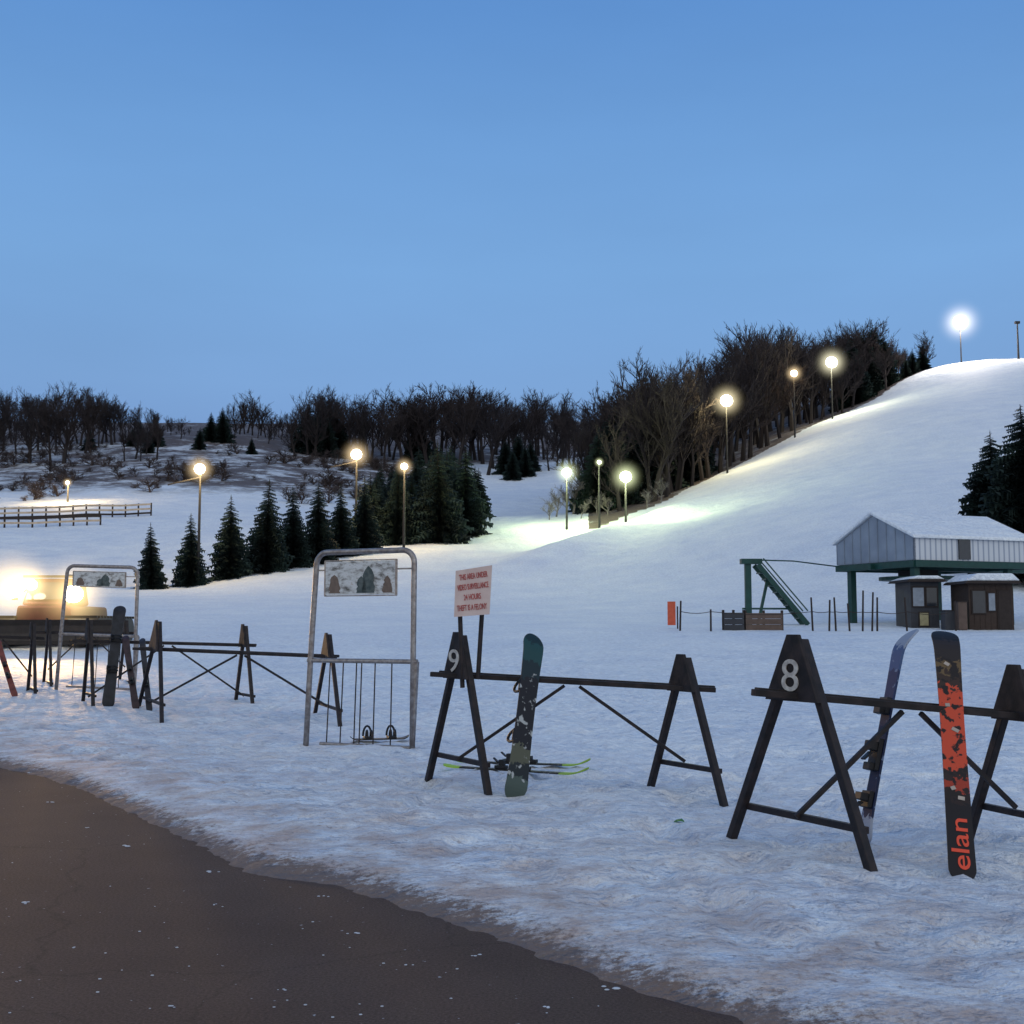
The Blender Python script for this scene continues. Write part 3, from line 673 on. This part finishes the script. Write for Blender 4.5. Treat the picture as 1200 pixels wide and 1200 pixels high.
for px,tp,Yb in [(1018,382,213),(1032,376,216),(1005,392,208),(722,470,150),(738,462,152),(752,478,150),(765,470,155),(708,490,150),(700,500,140),(725,495,142),(745,500,145),(800,455,160),(775,480,152),(815,470,165),(1042,388,214),(1076,408,216),(1088,402,218),(1068,418,214)]:
    tree('conifer_tree',SPW,px,Yb,toppy=tp,label='dark conifer in the wood beside the right ski slope',group='conifers in the wood beside the right slope',parts=False,wide=1.25)
tree('spruce_tree',SPN,1166,74,toppy=503,label='large dark spruce behind the lift building, left of the two at the edge',wide=1.25)
tree('spruce_tree',SPN,1205,70,toppy=468,label='largest dark spruce cut off by the right edge of the photo',wide=1.25)
SKX=[690,720,745,770,790,820,850,880,910,940,965,990,1030,1045,1060,1075,1090,1100]; SKY=[475,440,432,425,408,412,400,372,368,384,385,370,372,395,405,400,378,405]
for i in range(140):
    px=690+360*((i*.61803)%1) if i>8 else random.uniform(1050,1094); d=random.uniform(0,1)**1.3*55; Yb=float(ridgeY(px))+6+d
    tree('bare_tree',BT,px,Yb,toppy=float(np.interp(px,SKX,SKY))+random.uniform(0,1)**1.6*(44 if px<1050 else 15),label='bare leafless tree in the dark wood beside the right ski slope',group='bare trees beside the right ski slope',parts=True,wide=random.uniform(.8,1.15))
LX=[-60,0,60,90,130,170,200,250,290,320,345,380,420,470,500,540,580,620,660,700]; LY=[455,452,445,444,460,475,488,480,452,488,455,444,462,455,444,443,452,450,460,478]
for i in range(158):
    px=-30+730*((i*.61803)%1)
    if 190<px<335: Yb=random.uniform(245,290)
    elif px<190: Yb=random.uniform(210,270)
    else: Yb=random.uniform(228,285)
    tree('bare_tree',BT,px,Yb,toppy=float(np.interp(px,LX,LY))+random.uniform(0,1)**1.6*34,label='bare leafless tree in the wood along the far left skyline',group='bare trees along the far left skyline',parts=False,wide=random.uniform(.85,1.3))
cl=[(random.uniform(0,550),random.uniform(160,228)) for _ in range(26)]
for i in range(210):
    if i%4: c_=random.choice(cl); px=c_[0]+random.gauss(0,16); Yb=c_[1]+random.gauss(0,5)
    else: px=random.uniform(-10,560); Yb=random.uniform(160,235)
    tree('shrub',SH,px,max(Yb,152),h=random.uniform(.5,1)**2*2.8,label='low bare shrub on the snowy left hillside',group='shrubs on the snowy left hillside',parts=False,wide=random.uniform(1.2,2.4),cat='shrub')
for px,Yb,tp in [(652,138,572),(672,139,556),(688,140,562),(700,136,575),(664,142,568),(712,134,580),(760,134,572),(775,136,560),(681,134,585),(644,136,585)]:
    tree('frosted_tree',FT,px,Yb,toppy=tp,label='pale frosted bare tree at the valley mouth near the two slope lamps',group='pale frosted trees at the valley mouth',wide=1.4)
# ---------------- lamps
def halo(c,R,col,s,parent):  # glowing sphere added around a lamp or headlight to imitate its glare
    return MB().ball(c,R,20,12).build('glare_halo',halomat('glare_halo',col,R,s),parent,org=c,smooth=True)
def lamp(px,py,Y,col,r,P,label,arm=0):
    p=At(px,py,Y); zb=tz(p.x,Y)-.2; r*=.76
    root=thing('slope_lamp',(p.x,Y,zb),label,'lamp post','floodlight posts on the slopes')
    MB().tube((p.x,Y,zb),(p.x,Y,p.z-.2),.13,.08,n=8).build('pole',M['pole'],root)
    if arm: MB().tube((p.x,Y,p.z-.6),(p.x-2.4*arm,Y-.2,p.z-1.2),.06,n=6).build('arm',M['pole'],root)
    hd=MB().box((p.x,Y+.15,p.z+r*.35),(r*1.7,.4,.25)).box((p.x,Y+.1,p.z-.35),(r*.6,.3,.3)).build('lamp_head',M['pole'],root)
    MB().ball((p.x,Y-.25,p.z),r,14,10,(1,.5,.95)).build('bulb',emat('lamp_glow',tuple(.45+.55*c for c in col),14),hd,smooth=True)
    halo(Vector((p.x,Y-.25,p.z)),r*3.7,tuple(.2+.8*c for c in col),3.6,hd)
    l=bpy.data.lights.new('lamp_light','POINT'); l.energy=P; l.color=col; l.shadow_soft_size=.4; o=bpy.data.objects.new('lamp_light',l); C.objects.link(o); o.parent=root; o.location=(0,-1.2,p.z-zb-.3)
WARM=(1,.68,.28); GRN=(.88,1,.46)
lamp(235,550,93,WARM,.55,1700,'warm slope lamp on a tall pole above the short spruces at left',arm=1)
lamp(418,533,112,WARM,.66,2000,'warm slope lamp above the dense spruce clump with a side arm',arm=1)
lamp(474,547,112,WARM,.42,1200,'small warm slope lamp right of the larger one above the spruces')
lamp(664,554,128,GRN,.66,4200,'pale slope lamp at the valley mouth, left of the pair')
lamp(733,559,118,GRN,.74,4200,'pale slope lamp at the valley mouth, right of the pair')
lamp(702,542,128,GRN,.26,300,'tiny distant lamp between the two valley mouth lamps')
lamp(851,470,148,(1,.82,.40),1.0,3800,'yellowish slope lamp at the lower edge of the right wood')
lamp(930,438,170,WARM,.62,700,'small orange lamp among the trees of the right wood')
lamp(974,425,182,(1,.92,.55),1.15,5200,'bright slope lamp before the upper edge of the right wood')
lamp(1125,378,208,(1,.86,.70),1.7,12000,'brightest lamp at the crest of the right slope')
lamp(80,566,150,WARM,.30,3500,'faint lamp on the far left slope above the fence')
q=At(1192,378,206); zb=tz(q.x,206)-.2; r=thing('mast',(q.x,206,zb),'slim unlit mast on the crest at the right edge','mast'); MB().tube((q.x,206,zb),(q.x,206,q.z),.2,.12,n=8).build('pole',M['pole'],r); MB().box((q.x,206,q.z),(.8,.5,.4)).build('head',M['pole'],r)
# ---------------- left fences
def fence(px0,px1,Yf,dY,label,rails,mp,N=14,top=1.15):
    x0=(px0-600)/F*Yf; x1=(px1-600)/F*Yf
    root=thing('fence',(x0,Yf,tz(x0,Yf)),label,'fence'); pp=[]
    for i in range(N):
        x=x0+(x1-x0)*i/(N-1); y=Yf+dY*i/(N-1); z=tz(x,y); pp.append(Vector((x,y,z))); MB().box((x,y,z+top*.5),(.14,.14,top+.4)).build('post',M[mp],root)
    for hh,mm in rails:
        rl=MB()
        for i in range(N-1): rl.bar(pp[i]+Vector((0,-.1,hh)),pp[i+1]+Vector((0,-.1,hh)),.06,.20)
        rl.build('rail',M[mm],root)
fence(-30,152,128,7,'long low pale rail fence across the far left slope',((1.25,'paleRail'),(.75,'paleRail'),(.3,'darkwood')),'darkwood',top=1.2)
fence(-30,100,121,4,'second dark rail fence just below the long pale one',((.9,'darkwood'),(.45,'paleRail')),'darkwood',N=10,top=.9)
# ---------------- snow groomer
gx,gy=(74-600)/F*42,42.0; gz=tz(gx,gy)
g=thing('snow_groomer',(gx,gy,gz),'red snow groomer with wide front blade and blazing headlights','snow groomer')
def gp(x,y,z): return Vector((gx+x,gy+y,gz+z))
for s_ in(-1,1):
    tm=MB(); pts=[]
    for k in range(24):
        a=2*math.pi*k/24; pts.append((math.cos(a)*(.42) + (1.6 if math.cos(a)>0 else -1.6),math.sin(a)*.42+.45))
    tm.poly([gp(s_*1.35-.5,p_[0],p_[1]) for p_ in pts],(1.0,0,0))
    for k in range(14): tm.box(gp(s_*1.35,-2.0+.3*k,.88),(1.05,.06,.08))
    for k in range(4): tm.box(gp(s_*1.35,-2.04,.2+.18*k),(1.05,.08,.05))
    tm.build('track',M['black'],g)
MB().poly([gp(-.95,-1.7,.5),gp(.95,-1.7,.5),gp(.85,-1.7,1.25),gp(-.85,-1.7,1.25)],(0,3.8,0)).build('body',M['groomer'],g,bevel=.08)
cabm=MB(); vs=[gp(x,y,z) for x,y,z in((-.80,-1.5,1.26),(.80,-1.5,1.26),(.8,.4,1.26),(-.8,.4,1.26),(-.68,-1.05,2.15),(.68,-1.05,2.15),(.68,.3,2.15),(-.68,.3,2.15))]
cabm.add(vs,[(3,2,1,0),(4,5,6,7),(0,1,5,4),(1,2,6,5),(2,3,7,6),(3,0,4,7)])
cb=cabm.build('cab',M['groomer'],g,bevel=.08)
MB().poly([gp(-.66,-1.47,1.45),gp(.66,-1.47,1.45),gp(.60,-1.18,2.02),gp(-.60,-1.18,2.02)],(0,-.03,0)).build('windshield',M['glass'],cb)
for s_ in(-1,1): MB().bar(gp(s_*.9,-1.5,1.6),gp(s_*.7,-1.2,1.8),.05,.05).box(gp(s_*1.0,-1.5,1.6),(.18,.05,.34)).build('mirror',M['black'],cb)
blm=MB(); prof=[(-2.95,.0),(-2.78,.12),(-2.72,.35),(-2.78,.6),(-2.95,.78)]
for a_,b_ in zip(prof[:-1],prof[1:]): blm.poly([gp(-2.6,a_[0],a_[1]),gp(2.6,a_[0],a_[1]),gp(2.65,b_[0],b_[1]),gp(-2.65,b_[0],b_[1])],(0,.06,0))
blm.build('blade',M['steel'],g)
for s_ in(-1,1): MB().bar(gp(s_*.6,-2.7,.35),gp(s_*.6,-1.6,.6),.14,.14).build('blade_arm',M['black'],g)
MB().box(gp(0,-.95,2.22),(1.9,.12,.08)).build('light_bar',M['black'],g)
HW=(1,.70,.30)
for s_,r_,hz in((-1,.36,1.80),(1,.33,1.62),(-.40,.2,1.92)):
    hl=MB().ball(gp(s_*.98,-1.72,hz),r_,14,9,(1,.45,.85)).build('headlight',emat('headlight_glow',(1,.88,.64),18),g,smooth=True)
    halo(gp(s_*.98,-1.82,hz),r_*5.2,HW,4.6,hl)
for k,(dx,en) in enumerate(((-.22,8000),(.15,8000))):
    l=bpy.data.lights.new('groomer_spot','SPOT'); l.energy=en; l.color=(1,.60,.24); l.spot_size=1.2; l.spot_blend=1; l.shadow_soft_size=.3; o=bpy.data.objects.new('groomer_spot',l); C.objects.link(o); o.parent=g; o.location=(-1+2*k,-3.1,1.9); o.rotation_euler=Vector((dx,-1,-.10)).to_track_quat('-Z','Y').to_euler()
# ---------------- lift terminal
ca,sa=math.cos(math.radians(22)),math.sin(math.radians(22))
l=Vector((ca,sa,0)); gd=Vector((-sa,ca,0)); Cn=Vector((16.93,52,0)); GZ=tz(17,52)
Lr=thing('lift_station',(Cn.x,Cn.y,GZ),'ski lift station with pale corrugated housing and snowy roof on green columns','lift station')
Wd,Ln=5.3,6.3; zb_,ze,za_=4.38,5.30,6.45
A0=Cn;B0=Cn+l*Ln;D0=Cn+gd*Wd;E0=B0+gd*Wd; up=Vector((0,0,1))
def lv(p,z): return Vector((p.x,p.y,z))
rot=Matrix((l,gd,up)).transposed()
def orient(mb,name,m,parent):
    me=bpy.data.meshes.new(name); R=rot.to_4x4().inverted(); me.from_pydata([tuple(R@(Vector(v)-worldloc(Lr))) for v in mb.v],[],mb.f); me.materials.append(m)
    o=bpy.data.objects.new(name,me); C.objects.link(o); o.parent=parent; o.rotation_euler=(0,0,math.radians(22)); return o
wl=MB().poly([lv(A0,zb_),lv(B0,zb_),lv(B0,ze),lv(A0,ze)],gd*.08); orient(wl,'long_wall',M['corr'],Lr)
wl=MB().poly([lv(D0,zb_),lv(E0,zb_),lv(E0,ze),lv(D0,ze)],-gd*.08); orient(wl,'rear_wall',M['corr'],Lr)
M['gable']=mat('gable_panel',(.24,.29,.36),.55,scale=1.2,col2=(.18,.22,.28))
mid=A0+gd*Wd*.5; midb=B0+gd*Wd*.5
gw=MB().poly([lv(A0,zb_),lv(A0,ze),lv(mid,za_),lv(D0,ze),lv(D0,zb_)],l*.08)
go=gw.build('gable_wall',M['gable'],Lr)
for k in range(1,9):
    p=A0+gd*Wd*k/9; zt_=ze+(za_-ze)*(1-abs(k/9-.5)*2); MB().bar(lv(p,zb_+.02)-l*.015,lv(p,zt_-.03)-l*.015,.04,.03).build('seam',M['gable'],go)
MB().poly([lv(B0,zb_),lv(B0,ze),lv(midb,za_),lv(E0,ze),lv(E0,zb_)],-l*.08).build('gable_wall',M['gable'],Lr)
for s0,s1 in(((A0,B0),(mid,midb)),((D0,E0),(mid,midb))):
    e1=s0[0]-l*.15;e2=s0[1]+l*.15;m1=s1[0]-l*.15;m2=s1[1]+l*.15
    out=(s0[0]-s1[0]); out.z=0; out=out.normalized()*.15
    rf=MB().poly([lv(e1+out,ze-.02),lv(e2+out,ze-.02),lv(m2,za_+.03),lv(m1,za_+.03)],(0,0,.16)).build('roof_snow',M['roofsnow'],Lr,bevel=.05)
p=A0+l*2.35-gd*.03; MB().box(lv(p+l*.3,zb_+.48),(.62,.06,.85),rot).build('window',M['glass'],Lr)
for a_,b_ in((A0,B0),(D0,E0),(A0,D0),(B0,E0)): MB().bar(lv(a_,zb_-.16),lv(b_,zb_-.16),.16,.28).build('beam',M['green'],Lr)
MB().bar(lv(mid,zb_-.2)-l*.3,lv(midb,zb_-.2)+l*4,.3,.25).build('beam',M['green'],Lr)
for p in(A0+l*.25+gd*Wd*.86,A0+l*.25+gd*.3,B0-l*1.0+gd*.3,B0-l*1+gd*(Wd-.5),mid+l*2.6): MB().box(lv(p,(zb_-.3+GZ)/2-.05),(.28,.28,zb_-.25-GZ+.2),rot).build('column',M['green'],Lr)
MB().tube(lv(mid+l*2.4,zb_-.75),lv(mid+l*2.4,zb_-.6),1.7,n=28).build('bullwheel',M['green'],Lr)
MB().box(lv(mid+l*2.4,zb_-.45),(1.4,1.0,.3),rot).build('gearbox',M['black'],Lr)
Yq=54; 
st=thing('loading_stair',At(905,724,Yq),'green steel stair and return tower left of the lift station','steel stair')
zq=tz(At(905,724,Yq).x,Yq)
tp=At(876,658,Yq); MB().bar((tp.x,Yq,zq-.1),tp,.26,.26).build('post',M['green'],st); MB().box(tp+Vector((.15,0,0)),(.9,.5,.22)).build('head',M['green'],st)
for dy in(-.45,.45):
    MB().bar(At(886,662,Yq)+Vector((0,dy,0)),Vector((At(944,724,Yq).x,Yq+dy,zq)),.12,.2).build('stringer',M['green'],st)
    MB().bar(At(892,655,Yq)+Vector((0,dy,0)),Vector((At(944,724,Yq).x,Yq+dy,zq+.6)),.05,.05).build('handrail',M['green'],st)
A_=At(886,664,Yq);B_=Vector((At(944,724,Yq).x,Yq,zq))
for k in range(1,9): MB().box(A_+(B_-A_)*k/9,(.3,.9,.05)).build('step',M['green'],st)
MB().bar(At(900,676,Yq),Vector((At(888,724,Yq).x,Yq,zq)),.12,.12).build('strut',M['green'],st)
MB().bar(Vector((At(870,724,Yq).x,Yq,zq+.7)),Vector((At(925,724,Yq).x,Yq,zq+.7)),.08,.08).build('strut',M['green'],st)
cbm=MB().path([At(878,656,Yq),At(930,657.5,54.3),lv(D0,zb_-.05)],.03,6); tag(cbm.build('cable',M['green'],org=At(878,656,Yq)),'thin steel cable running from the green stair head to the lift station','cable')
def hut(name,pxl,pxr,Y,toppy,label,mw,winspec,sl=.35,depth=2.0):
    xl=(pxl-600)/F*Y; xr=(pxr-600)/F*Y; cx_=(xl+xr)/2; z0=tz(cx_,Y)-.1; zt=At(600,toppy,Y).z; w=xr-xl
    h=thing(name,(cx_,Y,z0),label,'hut')
    wm=MB().poly([(xl,Y,z0),(xr,Y,z0),(xr,Y,zt),(xl,Y,zt)],(0,depth,0)); w_=wm.build('wall',mw,h)
    for k in range(1,int(w/.22)): MB().box((xl+k*.22,Y-.008,(z0+zt)/2),(.025,.012,zt-z0)).build('batten',mw,w_)
    MB().poly([(xl-.25,Y-.35,zt+.003),(xr+.25,Y-.35,zt+.003),(xr+.15,Y-.35,zt+.1),(xl-.15,Y-.35,zt+.1)],(0,depth+.6,0)).build('roof',M['darkwood'],h)
    MB().poly([(xl-.2,Y-.32,zt+.104),(xr+.2,Y-.32,zt+.104),(xr-.1,Y-.32,zt+.104+sl),(xl+.25,Y-.32,zt+.104+sl)],(0,depth+.5,0)).build('roof_snow',M['roofsnow'],h,bevel=.06)
    for (a,b,c,d,mm,nm) in winspec:
        fr_=MB().box((xl+w*(a+b)/2,Y-.02,z0+(zt-z0)*(c+d)/2),(w*(b-a)+.1,.035,(zt-z0)*(d-c)+.1)).build(nm,M['darkwood'],h)
        MB().box((xl+w*(a+b)/2,Y-.045,z0+(zt-z0)*(c+d)/2),(w*(b-a),.02,(zt-z0)*(d-c))).build('pane' if nm=='window' else 'panel',mm,fr_)
M['paper']=mat('yellow_notice',(.35,.31,.18),.7); M['greywall']=mat('grey_siding',(.045,.048,.058),.7,scale=3)
M['paleblue']=mat('pale_pane',(.24,.28,.34),.4)
hut('lift_booth',1066,1099,51,682,'small grey operator booth with windows under the lift station',M['greywall'],[(.08,.46,.5,.88,M['paleblue'],'window'),(.56,.92,.5,.88,M['glass'],'window'),(.3,.6,.10,.36,M['paper'],'notice')],sl=.15)
hut('wooden_hut',1134,1186,49.5,684,'brown wooden hut with thick snow on its roof right of the booth',M['wood'],[(.08,.36,.40,.85,M['glass'],'window'),(.44,.58,.45,.8,M['paleblue'],'window'),(.66,.92,.0,.85,M['darkwood'],'door')],sl=.30)
def crate(px,Y,w,h,label,m):
    x=(px-600)/F*Y; z=tz(x,Y); r=thing('crate',(x,Y,z),label,'crate'); MB().box((x,Y,z+h/2),(w,.5,h)).build('side_panel',m,r,bevel=.02); MB().box((x,Y,z+h+.02),(w+.05,.55,.035)).build('lid',M['darkwood'],r)
crate(1111,49.5,.55,.75,'grey lidded crate standing between the booth and the wooden hut',M['greywall'])
crate(1124,49.2,.35,1.1,'tall narrow brown crate touching the left side of the wooden hut',M['plank'])
def barrier(pxl,pxr,Y,t,b,label,m):
    a=At(pxl,b,Y);c=At(pxr,b,Y); z=tz((a.x+c.x)/2,Y); zt=z+(b-t)/F*Y; r=thing('barrier',((a.x+c.x)/2,Y,z),label,'barrier')
    for k in range(3): MB().box(((a.x+c.x)/2,Y,z+(zt-z)*(k+.5)/3),(c.x-a.x,.05,(zt-z)/3-.008)).build('plank',m,r)
    for x in(a.x,c.x,(a.x+c.x)/2): MB().box((x,Y+.08,(z+zt)/2+.03),(.09,.09,zt-z+.15)).build('post',M['darkwood'],r)
barrier(848,872,49,708,729,'left grey section of low plank barrier below the green stair',M['greywall'])
barrier(874,917,49,709,729,'right brown section of low plank barrier below the green stair',M['plank'])
o_=At(787,724,50); z=tz(o_.x,50); r=thing('orange_sign',(o_.x,50,z),'upright orange slope sign standing alone left of the barrier','sign')
MB().box((o_.x,50,z+.62),(.32,.04,.95)).build('panel',M['orange'],r); MB().tube((o_.x+.24,50,z-.1),(o_.x+.24,50,z+.9),.03).build('post',M['darkwood'],r)
pv=[(796,704),(832,714),(951,700),(970,703),(978,700),(994,707),(1009,692),(1020,694),(1026,700),(1061,700),(1118,704)]
wds=['first','second','third','fourth','fifth','sixth','seventh','eighth','ninth','tenth','eleventh']
tops=[]
for (px,tp),w in zip(pv,wds):
    Yp=48.5; x=(px-600)/F*Yp; z=tz(x,Yp); zt=At(px,tp,Yp).z; tops.append(Vector((x,Yp,z+.75)))
    tag(MB().tube((x,Yp,z-.1),(x+random.uniform(-.08,.08),Yp,zt),.04,.035,n=8).build('rope_post',M['darkwood'],org=(x,Yp,z)),w+' thin dark post from the left in the roped line before the lift station','post','posts of the roped line before the lift station')
rp=[]
for a,b in zip(tops[:-1],tops[1:]):
    for k in range(6):
        t=k/6; v=a.lerp(b,t); v.z-=.12*math.sin(math.pi*t)*min(1,(b-a).length/2); rp.append(v+Vector((0,-.07,0)))
tag(MB().path(rp,.014,5).build('rope',M['darkwood'],org=tops[0]),'sagging dark rope strung along the posts before the lift station','rope')
# ---------------- world
w=bpy.data.worlds.new('World'); sc.world=w; w.use_nodes=True; nt=w.node_tree; N=nt.nodes; L=nt.links
bg=N['Background']; tc=N.new('ShaderNodeTexCoord'); sp=N.new('ShaderNodeSeparateXYZ'); L.new(tc.outputs['Generated'],sp.inputs[0])
def lin(*c): return tuple(((v/255+.055)/1.055)**2.4 for v in c)
r=N.new('ShaderNodeValToRGB'); e=r.color_ramp.elements
e[0].position=0; e[0].color=(*lin(106,132,182),1); e[1].position=1; e[1].color=(*lin(66,112,182),1)
for p,c in((.10,(112,143,195)),(.19,(120,161,212)),(.28,(118,165,218)),(.37,(108,157,214)),(.46,(94,145,208))):
    q=e.new(p); q.color=(*lin(*c),1)
L.new(sp.outputs['Z'],r.inputs['Fac'])
mr=N.new('ShaderNodeMapRange'); mr.interpolation_type='SMOOTHSTEP'; mr.inputs[1].default_value=.35; mr.inputs[2].default_value=-.7; mr.inputs[3].default_value=0; mr.inputs[4].default_value=1; L.new(sp.outputs['Y'],mr.inputs[0])
mx=N.new('ShaderNodeMix'); mx.data_type='RGBA'; L.new(mr.outputs[0],mx.inputs[0]); L.new(r.outputs['Color'],mx.inputs[6]); mx.inputs[7].default_value=(.76,.82,.88,1)
sky=N.new('ShaderNodeTexSky'); sky.sky_type='NISHITA'; sky.sun_disc=False; sky.sun_elevation=math.radians(1); sky.sun_rotation=math.radians(190)
ns=N.new('ShaderNodeTexNoise'); ns.inputs['Scale'].default_value=2.2; ns.inputs['Detail'].default_value=5; mp=N.new('ShaderNodeMapping'); mp.inputs['Scale'].default_value=(1,1,3.5); L.new(tc.outputs['Generated'],mp.inputs[0]); L.new(mp.outputs[0],ns.inputs['Vector'])
nr=N.new('ShaderNodeMapRange'); nr.inputs[1].default_value=.3; nr.inputs[2].default_value=.7; nr.inputs[3].default_value=.95; nr.inputs[4].default_value=1.05; L.new(ns.outputs['Fac'],nr.inputs[0])
vm=N.new('ShaderNodeVectorMath'); vm.operation='SCALE'; L.new(mx.outputs[2],vm.inputs[0]); L.new(nr.outputs[0],vm.inputs[3])
ad=N.new('ShaderNodeMix'); ad.data_type='RGBA'; ad.blend_type='ADD'; ad.inputs[0].default_value=.01; L.new(vm.outputs[0],ad.inputs[6]); L.new(sky.outputs[0],ad.inputs[7])
L.new(ad.outputs[2],bg.inputs['Color']); bg.inputs['Strength'].default_value=1.0
sn=bpy.data.lights.new('sun','SUN'); sn.energy=.25; sn.angle=math.radians(20); sn.color=(1,.93,.88); so=bpy.data.objects.new('sun',sn); C.objects.link(so); so.rotation_euler=Vector((-.55,.7,-.3)).to_track_quat('-Z','Y').to_euler()
